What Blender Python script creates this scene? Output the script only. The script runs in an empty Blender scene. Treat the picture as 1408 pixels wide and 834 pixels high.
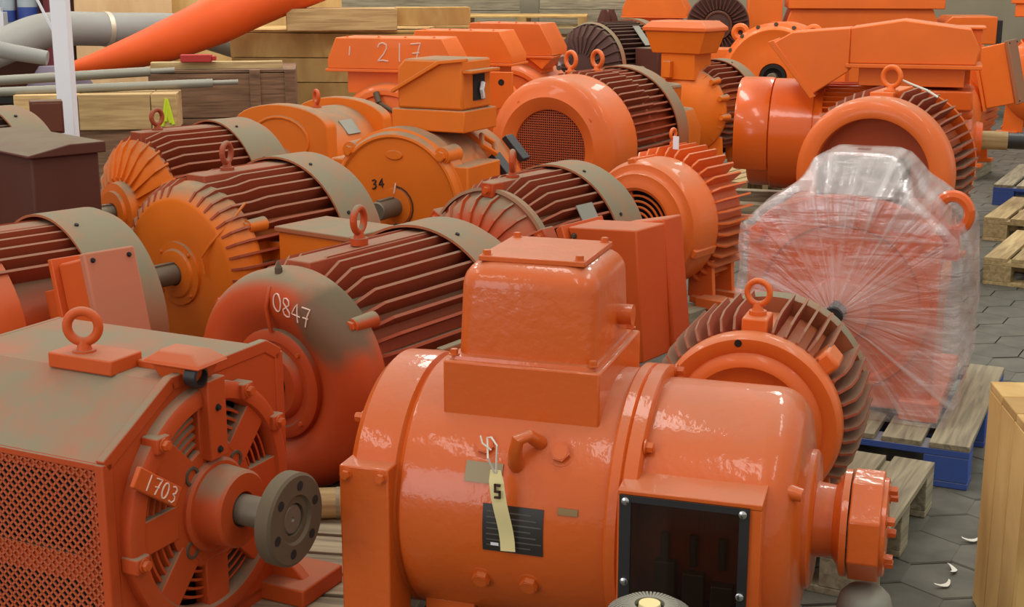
import bpy, math, random
from mathutils import Vector, noise as mnoise
random.seed(7)
PI = math.pi
sc = bpy.context.scene
C = sc.collection

# ------------------------------------------------------------------ camera, world, lights, exposure
cam_d = bpy.data.cameras.new('camera'); cam = bpy.data.objects.new('camera', cam_d); C.objects.link(cam)
cam_d.sensor_width = 36.0; cam_d.lens = 36.0 * 1900 / 1408; cam_d.clip_end = 200
cam.location = (0, 0, 1.6); cam.rotation_euler = (math.radians(90 - 13.5), 0, 0)
sc.camera = cam
sc.view_settings.view_transform = 'Standard'; sc.view_settings.look = 'None'
sc.view_settings.gamma = 1.0; sc.view_settings.use_curve_mapping = False
sc.view_settings.exposure = 0.42
wd = bpy.data.worlds.new('world'); sc.world = wd; wd.use_nodes = True
wd.node_tree.nodes['Background'].inputs[0].default_value = (1.0, 0.98, 0.90, 1)
wd.node_tree.nodes['Background'].inputs[1].default_value = 0.50
def area(name, loc, sx, sy, power, col=(1, 0.96, 0.90), rot=(0, 0, 0)):
    d = bpy.data.lights.new(name, 'AREA'); d.shape = 'RECTANGLE'; d.size = sx; d.size_y = sy
    d.energy = power; d.color = col
    o = bpy.data.objects.new(name, d); C.objects.link(o); o.location = loc; o.rotation_euler = rot
    return o
for i, y in enumerate((-1.0, 4.5, 10.0, 15.5)):
    for j, x in enumerate((-5.0, -0.6, 4.0)):
        area('roof_light', (x, y, 6.2), 0.8, 2.8, (46, 62, 105, 110)[i])
# open roller door on the left behind the camera lets daylight in
area('door_daylight', (-6.5, -3.0, 2.2), 3.6, 3.6, 110, (0.90, 0.94, 1.0), (math.radians(80), 0, math.radians(-50)))

# ------------------------------------------------------------------ materials
def lin(c):
    return tuple(((v / 255) / 12.92 if v / 255 <= 0.04045 else ((v / 255 + 0.055) / 1.055) ** 2.4) for v in c) + (1,)
def newmat(name):
    m = bpy.data.materials.new(name); m.use_nodes = True
    nt = m.node_tree; b = nt.nodes['Principled BSDF']
    return m, nt, b
def nd(nt, t, **k):
    n = nt.nodes.new(t)
    for a, v in k.items(): setattr(n, a, v)
    return n
DUST = lin((128, 119, 97))
def paint(name, col, rough=0.4, dust=0.6, lo=0.30, hi=0.95, coat=0.0, bump=0.0, all_dust=0.06, metal=0.0, var=0.16, nscale=7.0, dustcol=None, stain=None):
    m, nt, b = newmat(name); L = nt.links
    geo = nd(nt, 'ShaderNodeNewGeometry'); sep = nd(nt, 'ShaderNodeSeparateXYZ'); L.new(geo.outputs['Normal'], sep.inputs[0])
    mr = nd(nt, 'ShaderNodeMapRange', interpolation_type='SMOOTHSTEP'); L.new(sep.outputs['Z'], mr.inputs['Value'])
    mr.inputs['From Min'].default_value = lo; mr.inputs['From Max'].default_value = hi
    mr.inputs['To Min'].default_value = all_dust; mr.inputs['To Max'].default_value = dust
    n1 = nd(nt, 'ShaderNodeTexNoise'); n1.inputs['Scale'].default_value = nscale; n1.inputs['Detail'].default_value = 6
    n1.inputs['Roughness'].default_value = 0.65
    L.new(geo.outputs['Position'], n1.inputs['Vector'])
    r1 = nd(nt, 'ShaderNodeMapRange'); L.new(n1.outputs['Fac'], r1.inputs['Value'])
    r1.inputs['From Min'].default_value = 0.30; r1.inputs['From Max'].default_value = 0.58
    r1.inputs['To Min'].default_value = 0.62; r1.inputs['To Max'].default_value = 1.0
    mu = nd(nt, 'ShaderNodeMath', operation='MULTIPLY'); L.new(mr.outputs[0], mu.inputs[0]); L.new(r1.outputs[0], mu.inputs[1])
    n2 = nd(nt, 'ShaderNodeTexNoise'); n2.inputs['Scale'].default_value = 3.0; n2.inputs['Detail'].default_value = 4
    L.new(geo.outputs['Position'], n2.inputs['Vector'])
    cr = nd(nt, 'ShaderNodeMix', data_type='RGBA')
    c = lin(col)
    cr.inputs[6].default_value = tuple(max(0, v * (1 - var)) for v in c[:3]) + (1,)
    cr.inputs[7].default_value = tuple(min(1, v * (1 + var)) for v in c[:3]) + (1,)
    L.new(n2.outputs['Fac'], cr.inputs[0])
    mx = nd(nt, 'ShaderNodeMix', data_type='RGBA'); L.new(mu.outputs[0], mx.inputs[0]); L.new(cr.outputs[2], mx.inputs[6])
    mx.inputs[7].default_value = dustcol or DUST
    L.new(mx.outputs[2], b.inputs['Base Color'])
    rr = nd(nt, 'ShaderNodeMapRange'); L.new(mu.outputs[0], rr.inputs['Value'])
    rr.inputs['To Min'].default_value = rough; rr.inputs['To Max'].default_value = 0.95
    L.new(rr.outputs[0], b.inputs['Roughness'])
    b.inputs['Metallic'].default_value = metal
    b.inputs['Specular IOR Level'].default_value = 0.3 if coat else 0.25
    b.inputs['Coat Weight'].default_value = coat; b.inputs['Coat Roughness'].default_value = 0.06
    if bump:
        n3 = nd(nt, 'ShaderNodeTexNoise'); n3.inputs['Scale'].default_value = 38; n3.inputs['Detail'].default_value = 3
        L.new(geo.outputs['Position'], n3.inputs['Vector'])
        bp = nd(nt, 'ShaderNodeBump'); bp.inputs['Strength'].default_value = bump; bp.inputs['Distance'].default_value = 0.01
        L.new(n3.outputs['Fac'], bp.inputs['Height']); L.new(bp.outputs[0], b.inputs['Normal']); L.new(bp.outputs[0], b.inputs['Coat Normal'])
    if stain:
        cen, rad, scol = stain
        tc = nd(nt, 'ShaderNodeTexCoord'); n4 = nd(nt, 'ShaderNodeTexNoise'); n4.inputs['Scale'].default_value = 9; n4.inputs['Detail'].default_value = 5
        L.new(tc.outputs['Object'], n4.inputs['Vector'])
        ds = nd(nt, 'ShaderNodeVectorMath', operation='DISTANCE'); L.new(tc.outputs['Object'], ds.inputs[0]); ds.inputs[1].default_value = cen
        sm = nd(nt, 'ShaderNodeMath', operation='MULTIPLY_ADD'); L.new(n4.outputs['Fac'], sm.inputs[0]); sm.inputs[1].default_value = rad * 0.9; L.new(ds.outputs['Value'], sm.inputs[2])
        sr = nd(nt, 'ShaderNodeMapRange', interpolation_type='SMOOTHSTEP'); L.new(sm.outputs[0], sr.inputs['Value'])
        sr.inputs['From Min'].default_value = rad * 1.1; sr.inputs['From Max'].default_value = rad * 1.6; sr.inputs['To Min'].default_value = 0.85; sr.inputs['To Max'].default_value = 0.0
        ms = nd(nt, 'ShaderNodeMix', data_type='RGBA'); L.new(sr.outputs[0], ms.inputs[0]); L.new(mx.outputs[2], ms.inputs[6]); ms.inputs[7].default_value = lin(scol)
        L.new(ms.outputs[2], b.inputs['Base Color'])
    return m
def plain(name, col, rough=0.6, metal=0.0, emit=None):
    m, nt, b = newmat(name)
    b.inputs['Base Color'].default_value = lin(col); b.inputs['Roughness'].default_value = rough; b.inputs['Metallic'].default_value = metal
    return m
def wood(name, c1, c2, scale=(1.5, 22, 22), rough=0.85):
    m, nt, b = newmat(name); L = nt.links
    tc = nd(nt, 'ShaderNodeTexCoord'); oi = nd(nt, 'ShaderNodeObjectInfo')
    mp = nd(nt, 'ShaderNodeMapping'); mp.inputs['Scale'].default_value = scale
    ad = nd(nt, 'ShaderNodeVectorMath', operation='ADD'); L.new(tc.outputs['Object'], ad.inputs[0])
    ml = nd(nt, 'ShaderNodeMath', operation='MULTIPLY'); ml.inputs[1].default_value = 37.0; L.new(oi.outputs['Random'], ml.inputs[0])
    L.new(ml.outputs[0], ad.inputs[1]); L.new(ad.outputs[0], mp.inputs['Vector'])
    n = nd(nt, 'ShaderNodeTexNoise'); n.inputs['Scale'].default_value = 2.2; n.inputs['Detail'].default_value = 8; n.inputs['Distortion'].default_value = 0.6
    L.new(mp.outputs[0], n.inputs['Vector'])
    r = nd(nt, 'ShaderNodeValToRGB'); L.new(n.outputs['Fac'], r.inputs[0])
    r.color_ramp.elements[0].position = 0.32; r.color_ramp.elements[0].color = lin(c1)
    r.color_ramp.elements[1].position = 0.66; r.color_ramp.elements[1].color = lin(c2)
    hv = nd(nt, 'ShaderNodeHueSaturation'); L.new(r.outputs[0], hv.inputs['Color'])
    vr = nd(nt, 'ShaderNodeMapRange'); L.new(oi.outputs['Random'], vr.inputs['Value']); vr.inputs['To Min'].default_value = 0.82; vr.inputs['To Max'].default_value = 1.15
    L.new(vr.outputs[0], hv.inputs['Value']); L.new(hv.outputs[0], b.inputs['Base Color'])
    b.inputs['Roughness'].default_value = rough
    bp = nd(nt, 'ShaderNodeBump'); bp.inputs['Strength'].default_value = 0.25; bp.inputs['Distance'].default_value = 0.004
    L.new(n.outputs['Fac'], bp.inputs['Height']); L.new(bp.outputs[0], b.inputs['Normal'])
    return m
MT = {}
MT['gloss'] = paint('glossy_orange_paint', (206, 90, 26), 0.30, 0.36, 0.5, 1.0, 0.38, 0.13, 0.03, var=0.05)
MT['gloss2'] = paint('bright_glossy_orange_paint', (222, 94, 22), 0.26, 0.25, 0.6, 1.0, 0.35, 0.05, 0.02, var=0.06)
MT['red'] = paint('dusty_red_orange_paint', (186, 66, 16), 0.42, 0.97, 0.30, 0.85, 0.0, 0.0, 0.08)
MT['redstain'] = paint('oil_stained_red_orange_paint', (186, 66, 16), 0.42, 0.97, 0.30, 0.85, 0, 0, 0.08, stain=((-0.02, 0.20, 0.66), 0.125, (92, 82, 62)))
MT['redlight'] = paint('red_orange_paint', (202, 80, 24), 0.42, 0.55, 0.4, 1.0, 0.0, 0.0, 0.06)
MT['amber'] = paint('dusty_amber_orange_paint', (228, 112, 18), 0.45, 0.93, 0.30, 0.9, 0.0, 0.0, 0.06)
MT['pink'] = paint('pinkish_dusty_orange_paint', (228, 104, 34), 0.33, 0.5, 0.4, 1.0, 0.15, 0.0, 0.08)
MT['pinkdust'] = paint('pink_dusted_paint', (192, 106, 78), 0.7, 0.6, 0.2, 1.0, 0, 0, 0.22)
MT['far'] = paint('far_orange_paint', (238, 110, 28), 0.4, 0.5, 0.6, 1.0, 0.1, 0.0, 0.06)
MT['fin'] = paint('dusty_fin_paint', (164, 62, 30), 0.6, 0.75, 0.35, 0.9, 0, 0, 0.16)
MT['cowl'] = paint('dust_caked_cowl_paint', (176, 92, 52), 0.6, 1.0, -0.1, 0.6, 0, 0, 0.15)
MT['maroon'] = paint('maroon_paint', (86, 40, 30), 0.55, 0.7, 0.6, 1.0, 0, 0, 0.05)
MT['maroonfin'] = paint('maroon_fin_paint', (78, 42, 40), 0.6, 0.45, 0.4, 1.0, 0, 0, 0.12)
MT['brown'] = paint('brown_paint', (100, 52, 36), 0.6, 0.6, 0.6, 1.0, 0, 0, 0.05)
MT['steel'] = paint('dull_steel', (122, 114, 100), 0.5, 0.3, 0.4, 1.0, 0, 0, 0.1, 0.6)
MT['rust'] = paint('rusty_dark_steel', (92, 76, 60), 0.6, 0.4, 0.5, 1.0, 0, 0, 0.12, 0.35, var=0.45, nscale=14)
MT['bright'] = plain('bright_steel', (205, 205, 205), 0.25, 1.0)
MT['dark'] = plain('black_interior', (26, 20, 17), 0.8)
MT['black'] = plain('black_plastic', (34, 33, 34), 0.45)
MT['chalk'] = plain('chalk', (226, 190, 172), 0.95)
MT['blackink'] = plain('black_marker', (60, 38, 24), 0.8)
MT['plate'] = paint('aluminium_nameplate', (150, 150, 140), 0.5, 0.4, 0.5, 1, 0, 0, 0.2, 0.3)
MT['plateblack'] = plain('black_nameplate', (44, 38, 34), 0.4)
MT['platebrass'] = plain('brass_nameplate', (132, 104, 66), 0.45, 0.5)
MT['plateold'] = paint('paint_spotted_nameplate', (150, 132, 104), 0.4, 0.2, 0.5, 1, 0, 0, 0.1, 0.2, var=0.3, nscale=30)
MT['print'] = plain('printed_plate_text', (120, 116, 108), 0.6)
MT['paper'] = plain('yellow_paper_tag', (226, 208, 150), 0.9)
MT['white'] = plain('white_enamel', (226, 226, 232), 0.5)
MT['string'] = plain('white_string', (225, 220, 205), 0.9)
MT['timber'] = wood('pale_timber', (150, 126, 84), (190, 167, 120))
MT['grey_timber'] = wood('weathered_timber', (120, 110, 90), (164, 152, 124))
MT['pale'] = wood('pine_timber', (176, 140, 92), (214, 180, 124))
MT['yellow_timber'] = wood('yellow_pine_board', (168, 128, 70), (204, 168, 104), (2.0, 2.0, 1.0))
MT['ply'] = wood('plywood', (206, 164, 116), (226, 188, 142), (3, 3, 0.8))
MT['ply2'] = wood('yellow_plywood', (192, 152, 92), (212, 174, 112), (3, 3, 0.8))
MT['brown_timber'] = wood('brown_crate_board', (98, 72, 52), (142, 108, 80))
MT['blue'] = paint('blue_pallet_paint', (40, 78, 160), 0.7, 0.75, 0.4, 0.9, 0, 0, 0.12, dustcol=lin((150, 140, 116)))
MT['hose'] = paint('grey_duct_fabric', (150, 150, 146), 0.6, 0.3, 0.3, 1, 0, 0, 0.05)
MT['hoseband'] = plain('galvanised_band', (206, 198, 176), 0.4, 0.4)
MT['tarp'] = paint('orange_duct_fabric', (222, 86, 26), 0.5, 0.05, 0.5, 1, 0, 0, 0.02)
MT['galv'] = paint('galvanised_bar', (150, 148, 136), 0.45, 0.35, 0.3, 1, 0, 0, 0.05, 0.4)
MT['grille'] = paint('grille_paint', (186, 78, 38), 0.55, 0.4, 0.4, 1, 0, 0, 0.12)
MT['teal'] = plain('teal_plastic', (30, 128, 108), 0.5)
MT['redp'] = plain('red_paint', (176, 40, 34), 0.5)
MT['maroonwall'] = plain('maroon_steel_column', (112, 36, 44), 0.6)
MT['lime'] = plain('lime_spray_paint', (196, 214, 40), 0.8)
MT['bottle'] = plain('cloudy_plastic', (168, 178, 186), 0.3)
MT['bluep'] = plain('blue_label', (52, 74, 150), 0.5)
MT['yellow'] = plain('yellow_plastic', (222, 178, 60), 0.5)
MT['lilac'] = plain('lilac_sack', (128, 116, 132), 0.8)
# tinted window
m, nt, b = newmat('smoked_acrylic'); b.inputs['Base Color'].default_value = lin((30, 20, 16)); b.inputs['Roughness'].default_value = 0.08
b.inputs['Alpha'].default_value = 0.55; MT['acrylic'] = m
# stretch film
m, nt, b = newmat('stretch_film'); L = nt.links
out = nt.nodes['Material Output']
tc = nd(nt, 'ShaderNodeTexCoord')
def streak(rot, scale, lo, hi):
    mp = nd(nt, 'ShaderNodeMapping'); mp.inputs['Rotation'].default_value = rot; mp.inputs['Scale'].default_value = scale
    L.new(tc.outputs['Object'], mp.inputs['Vector'])
    n = nd(nt, 'ShaderNodeTexNoise'); n.inputs['Scale'].default_value = 1.0; n.inputs['Detail'].default_value = 6; n.inputs['Distortion'].default_value = 0.8
    L.new(mp.outputs[0], n.inputs['Vector'])
    r = nd(nt, 'ShaderNodeMapRange'); L.new(n.outputs['Fac'], r.inputs['Value']); r.inputs['From Min'].default_value = lo; r.inputs['From Max'].default_value = hi
    return r.outputs[0], n.outputs['Fac']
sx = nd(nt, 'ShaderNodeSeparateXYZ'); L.new(tc.outputs['Object'], sx.inputs[0])
dz = nd(nt, 'ShaderNodeMath', operation='SUBTRACT'); L.new(sx.outputs['Z'], dz.inputs[0]); dz.inputs[1].default_value = 0.35
an = nd(nt, 'ShaderNodeMath', operation='ARCTAN2'); L.new(dz.outputs[0], an.inputs[0]); L.new(sx.outputs['Y'], an.inputs[1])
sp_ = nd(nt, 'ShaderNodeCombineXYZ'); am = nd(nt, 'ShaderNodeMath', operation='MULTIPLY'); am.inputs[1].default_value = 6; L.new(an.outputs[0], am.inputs[0])
L.new(am.outputs[0], sp_.inputs[0]); rm = nd(nt, 'ShaderNodeVectorMath', operation='LENGTH'); L.new(tc.outputs['Object'], rm.inputs[0]); L.new(rm.outputs['Value'], sp_.inputs[1])
na = nd(nt, 'ShaderNodeTexNoise'); na.inputs['Scale'].default_value = 1.6; na.inputs['Detail'].default_value = 7; na.inputs['Distortion'].default_value = 0.5; L.new(sp_.outputs[0], na.inputs['Vector'])
ra = nd(nt, 'ShaderNodeMapRange'); L.new(na.outputs['Fac'], ra.inputs['Value']); ra.inputs['From Min'].default_value = 0.46; ra.inputs['From Max'].default_value = 0.72
s1, f1 = ra.outputs[0], na.outputs['Fac']
s2, f2 = streak((-0.7, 0.2, 0), (3, 4, 24), 0.5, 0.8)
s3, f3 = streak((0, 0, 0), (2.6, 2.6, 2.6), 0.38, 0.68)
ad = nd(nt, 'ShaderNodeMath', operation='MAXIMUM'); L.new(s1, ad.inputs[0]); L.new(s2, ad.inputs[1])
a2 = nd(nt, 'ShaderNodeMath', operation='MULTIPLY_ADD'); L.new(ad.outputs[0], a2.inputs[0]); a2.inputs[1].default_value = 0.30
a3 = nd(nt, 'ShaderNodeMath', operation='MULTIPLY_ADD'); L.new(s3, a3.inputs[0]); a3.inputs[1].default_value = 0.20; a3.inputs[2].default_value = 0.06
L.new(a3.outputs[0], a2.inputs[2])
tr = nd(nt, 'ShaderNodeBsdfTransparent'); tr.inputs[0].default_value = (1, 0.97, 0.97, 1)
b.inputs['Base Color'].default_value = lin((228, 222, 220)); b.inputs['Roughness'].default_value = 0.22
bp = nd(nt, 'ShaderNodeBump'); bp.inputs['Strength'].default_value = 0.7; bp.inputs['Distance'].default_value = 0.012
ff = nd(nt, 'ShaderNodeMath', operation='ADD'); L.new(f1, ff.inputs[0]); L.new(f2, ff.inputs[1])
L.new(ff.outputs[0], bp.inputs['Height']); L.new(bp.outputs[0], b.inputs['Normal'])
gl = nd(nt, 'ShaderNodeBsdfGlossy'); gl.inputs['Roughness'].default_value = 0.18; L.new(bp.outputs[0], gl.inputs['Normal'])
m1 = nd(nt, 'ShaderNodeMixShader'); m1.inputs[0].default_value = 0.10; L.new(tr.outputs[0], m1.inputs[1]); L.new(gl.outputs[0], m1.inputs[2])
m2 = nd(nt, 'ShaderNodeMixShader'); L.new(a2.outputs[0], m2.inputs[0]); L.new(m1.outputs[0], m2.inputs[1]); L.new(b.outputs[0], m2.inputs[2])
L.new(m2.outputs[0], out.inputs['Surface']); MT['film'] = m
# paver
m, nt, b = newmat('grey_concrete_paver'); L = nt.links
geo = nd(nt, 'ShaderNodeNewGeometry'); oi = nd(nt, 'ShaderNodeObjectInfo')
n = nd(nt, 'ShaderNodeTexNoise'); n.inputs['Scale'].default_value = 9; n.inputs['Detail'].default_value = 8; L.new(geo.outputs['Position'], n.inputs['Vector'])
r = nd(nt, 'ShaderNodeValToRGB'); L.new(n.outputs['Fac'], r.inputs[0])
r.color_ramp.elements[0].position = .3; r.color_ramp.elements[0].color = lin((80, 78, 68)); r.color_ramp.elements[1].position = .7; r.color_ramp.elements[1].color = lin((103, 100, 88))
hv = nd(nt, 'ShaderNodeHueSaturation'); vr = nd(nt, 'ShaderNodeMapRange'); L.new(oi.outputs['Random'], vr.inputs['Value']); vr.inputs['To Min'].default_value = .85; vr.inputs['To Max'].default_value = 1.12
L.new(vr.outputs[0], hv.inputs['Value']); L.new(r.outputs[0], hv.inputs['Color']); L.new(hv.outputs[0], b.inputs['Base Color']); b.inputs['Roughness'].default_value = 0.8
MT['paver'] = m
MT['joint'] = plain('sand_joint', (66, 60, 54), 0.95)
MT['wall'] = paint('block_wall_paint', (150, 140, 118), 0.9, 0.0, var=0.15)

# ------------------------------------------------------------------ mesh helpers
class MB:
    def __init__(s): s.v = []; s.f = []
    def add(s, vs, fs):
        o = len(s.v); s.v += [tuple(p) for p in vs]; s.f += [tuple(i + o for i in q) for q in fs]; return s
    def box(s, x0, x1, y0, y1, z0, z1):
        return s.add([(x0, y0, z0), (x1, y0, z0), (x1, y1, z0), (x0, y1, z0), (x0, y0, z1), (x1, y0, z1), (x1, y1, z1), (x0, y1, z1)],
                     [(0, 3, 2, 1), (4, 5, 6, 7), (0, 1, 5, 4), (1, 2, 6, 5), (2, 3, 7, 6), (3, 0, 4, 7)])
    def ext(s, poly, o, A, B, N, t):
        """polygon (a,b) in the plane o + aA + bB, extruded by t along N"""
        o, A, B, N = map(Vector, (o, A, B, N)); n = len(poly)
        p0 = [o + A * a + B * b for a, b in poly]; p1 = [p + N * t for p in p0]
        fs = [tuple(range(n - 1, -1, -1)), tuple(range(n, 2 * n))] + [(i, (i + 1) % n, n + (i + 1) % n, n + i) for i in range(n)]
        return s.add(p0 + p1, fs)
    def loft(s, rings, cap=True):
        n = len(rings[0]); vs = [p for r in rings for p in r]; fs = []
        for k in range(len(rings) - 1):
            for i in range(n):
                j = (i + 1) % n; fs.append((k * n + i, k * n + j, (k + 1) * n + j, (k + 1) * n + i))
        if cap: fs += [tuple(range(n - 1, -1, -1)), tuple(range((len(rings) - 1) * n, len(rings) * n))]
        return s.add(vs, fs)
    def lathe(s, prof, z0=0.0, seg=64, y0=0.0):
        """revolve (x, r) around the X axis through (y0, z0)"""
        rings = []; vs = []; fs = []
        for x, r in prof:
            if r < 1e-6: vs.append((x, y0, z0)); rings.append([len(vs) - 1])
            else:
                b = len(vs); vs += [(x, y0 + r * math.cos(2 * PI * i / seg), z0 + r * math.sin(2 * PI * i / seg)) for i in range(seg)]
                rings.append(list(range(b, b + seg)))
        for a, c in zip(rings, rings[1:]):
            if len(a) == 1 and len(c) == 1: continue
            for i in range(seg):
                j = (i + 1) % seg
                if len(a) == 1: fs.append((a[0], c[i], c[j]))
                elif len(c) == 1: fs.append((a[i], c[0], a[j]))
                else: fs.append((a[i], c[i], c[j], a[j]))
        return s.add(vs, fs)
    def cyl(s, p0, p1, r0, r1=None, seg=16, cap=True):
        p0 = Vector(p0); p1 = Vector(p1); d = (p1 - p0).normalized(); r1 = r0 if r1 is None else r1
        a = d.orthogonal().normalized(); b = d.cross(a)
        ring = lambda p, r: [p + (a * math.cos(2 * PI * i / seg) + b * math.sin(2 * PI * i / seg)) * r for i in range(seg)]
        return s.loft([ring(p0, r0), ring(p1, r1)], cap)
    def tube(s, pts, r, seg=8, closed=False, flat=None):
        pts = [Vector(p) for p in pts]; n = len(pts); rings = []; a = None
        for i, p in enumerate(pts):
            q0 = pts[(i - 1) % n] if closed or i > 0 else p; q1 = pts[(i + 1) % n] if closed or i < n - 1 else p
            d = (q1 - q0).normalized()
            if a is None: a = d.orthogonal().normalized()
            a = (a - d * a.dot(d)).normalized(); b = d.cross(a)
            rr = r[i] if isinstance(r, (list, tuple)) else r
            rings.append([p + (a * math.cos(2 * PI * k / seg) + b * math.sin(2 * PI * k / seg)) * rr for k in range(seg)])
        if closed:
            rings.append(rings[0]); return s.loft(rings, False)
        return s.loft(rings, True)
    def torus(s, c, R, r, A, B, seg=28, rs=10):
        c, A, B = map(Vector, (c, A, B)); N = A.cross(B); rings = []
        for i in range(seg + 1):
            t = 2 * PI * i / seg; d = A * math.cos(t) + B * math.sin(t)
            rings.append([c + d * (R + r * math.cos(2 * PI * k / rs)) + N * r * math.sin(2 * PI * k / rs) for k in range(rs)])
        return s.loft(rings, False)
    def hexb(s, p, d, r, h, washer=True):
        p = Vector(p); d = Vector(d).normalized()
        if washer: s.cyl(p, p + d * h * 0.2, r * 1.35, seg=16)
        s.cyl(p + d * h * 0.2, p + d * h, r, seg=6); s.cyl(p + d * h, p + d * h * 1.08, r * 0.8, seg=12)
        return s
    def mesh(s, name, ang=38):
        me = bpy.data.meshes.new(name); me.from_pydata(s.v, [], s.f); me.validate()
        if ang:
            me.polygons.foreach_set('use_smooth', [True] * len(me.polygons)); me.set_sharp_from_angle(angle=math.radians(ang))
        return me
def obj(name, mb, mat, parent=None, bev=0.0, ang=38, loc=None, rot=None, seg=2, kind=None, label=None):
    me = mb.mesh(name, ang) if isinstance(mb, MB) else mb
    if mat is not None and not me.materials: me.materials.append(MT[mat])
    o = bpy.data.objects.new(name, me); C.objects.link(o); o.parent = parent
    if loc: o.location = loc
    if rot: o.rotation_euler = rot
    if bev:
        md = o.modifiers.new('bevel', 'BEVEL'); md.width = bev; md.segments = seg; md.limit_method = 'ANGLE'; md.angle_limit = math.radians(40)
    if kind: o['kind'] = kind
    if label: o['label'] = label
    return o
def tag(o, label, cat, group=None, kind=None):
    o['label'] = label; o['category'] = cat
    if group: o['group'] = group
    if kind: o['kind'] = kind
    return o
def empty(name, loc, rz=0.0):
    o = bpy.data.objects.new(name, None); C.objects.link(o); o.location = loc; o.rotation_euler = (0, 0, rz); o.empty_display_size = 0.1
    return o
def motor_root(label, X, Y, th, z=0.0, group=None, name='electric_motor', cat='motor'):
    """local +X = direction the front end points (turned th degrees from the camera's side), local +Y to its right, Z up"""
    t = math.radians(th)
    o = empty(name, (X, Y, z), math.atan2(-math.cos(t), -math.sin(t)))
    return tag(o, label, cat, group)

# chalk numerals: strokes in a unit box
STK = {'0': [[(.3 + .28 * math.cos(t * PI / 8), .5 + .48 * math.sin(t * PI / 8)) for t in range(17)]],
       '1': [[(.3, 0), (.32, 1)]],
       '2': [[(.02, .75), (.1, .93), (.3, 1), (.5, .9), (.52, .7), (.35, .4), (.1, .12), (0, .02), (.3, .06), (.6, 0)]],
       '3': [[(.05, .92), (.3, 1), (.52, .85), (.45, .6), (.22, .52), (.5, .42), (.56, .2), (.35, 0), (.05, .06)]],
       '4': [[(.42, 0), (.38, 1), (0, .35), (.62, .38)]],
       '7': [[(0, .95), (.56, 1), (.4, .5), (.3, 0)], [(.1, .45), (.5, .5)]],
       '8': [[(.3, .52), (.08, .7), (.12, .93), (.3, 1), (.48, .92), (.5, .7), (.3, .52), (.05, .3), (.1, .06), (.3, 0), (.52, .08), (.54, .32), (.3, .52)]],
       '|': [[(.25, .3), (.3, .8)]]}
def chalk(root, text, fn, h, gap=0.78, r=0.003, mat='chalk', name='chalk_number'):
    mb = MB(); x = 0.0
    for ch in text:
        if ch == ' ': x += gap; continue
        for st in STK[ch]:
            pts = []
            for (a, b), (a2, b2) in zip(st, st[1:]):
                for k in range(3): pts.append((a + (a2 - a) * k / 3, b + (b2 - b) * k / 3))
            pts.append(st[-1])
            mb.tube([fn((x + a) * h, b * h) for a, b in pts], r, 5)
        x += gap
    return obj(name, mb, mat, root)

def eyebolt(root, x, y, z, R=0.036, r=0.009, yaw=0.0, mat='redlight'):
    """ring standing on a collar; yaw turns the ring about the vertical"""
    A = (math.cos(yaw), math.sin(yaw), 0)
    mb = MB().torus((x, y, z + 0.03 + R), R, r, A, (0, 0, 1), 30, 10)
    mb.cyl((x, y, z - 0.01), (x, y, z + 0.012), R * 0.75, seg=20).cyl((x, y, z + 0.012), (x, y, z + 0.036), R * 0.5, R * 0.32, 16)
    return obj('eyebolt', mb, mat, root)
def bolts(root, spots, d, r=0.012, h=0.014, mat='redlight', name='bolt'):
    me = MB().hexb((0, 0, 0), (1, 0, 0), r, h).mesh(name); me.materials.append(MT[mat])
    q = Vector((1, 0, 0)).rotation_difference(Vector(d)).to_euler()
    for p in spots: obj(name, me, None, root, loc=p, rot=q)
def feet(root, z0, R, L, mat, floor=True, xs=None, hw=0.09):
    """four feet; the motor stands on two skid rails when it is not on a pallet"""
    top = z0 - 0.45 * R; base = 0.10 if floor else 0.0
    for x in (xs or (-0.15 * L - 0.03, -L * 0.85)):
        for s in (-1, 1):
            y0, y1 = sorted((s * 0.55 * R, s * 1.02 * R))
            mb = MB().box(x - hw / 2, x + hw / 2, y0, y1, base, base + 0.03)
            yi, yo = s * 0.45 * R, s * 0.86 * R
            pl = [(yi, top), (yo, top - 0.1 * R), (s * 0.9 * R, base + 0.02), (yi, base + 0.02)]
            mb.ext(pl, (x - 0.014, 0, 0), (0, 1, 0), (0, 0, 1), (1, 0, 0), 0.028)
            obj('foot', mb, mat, root, 0.003)
    if floor:
        for s in (-1, 1):
            obj('skid_rail', MB().box(-L - 0.05, 0.0, s * 0.78 * R - 0.05, s * 0.78 * R + 0.05, 0, 0.10), 'grey_timber', root, 0.004)
def fins(root, z0, prof, n, mat='fin', th=0.008, skip=(), a0=0.0, lo=-55, hi=235, name='fin'):
    me = MB().ext(prof, (0, 0, -th / 2), (1, 0, 0), (0, 1, 0), (0, 0, 1), th).mesh(name, 0); me.materials.append(MT[mat])
    for i in range(n):
        a = 360.0 * i / n + a0
        aa = (a + 90) % 360 - 90
        if not (lo <= aa <= hi): continue
        if any(p <= aa <= q for p, q in skip): continue
        obj(name, me, None, root, loc=(0, 0, z0), rot=(math.radians(a), 0, 0))
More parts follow.
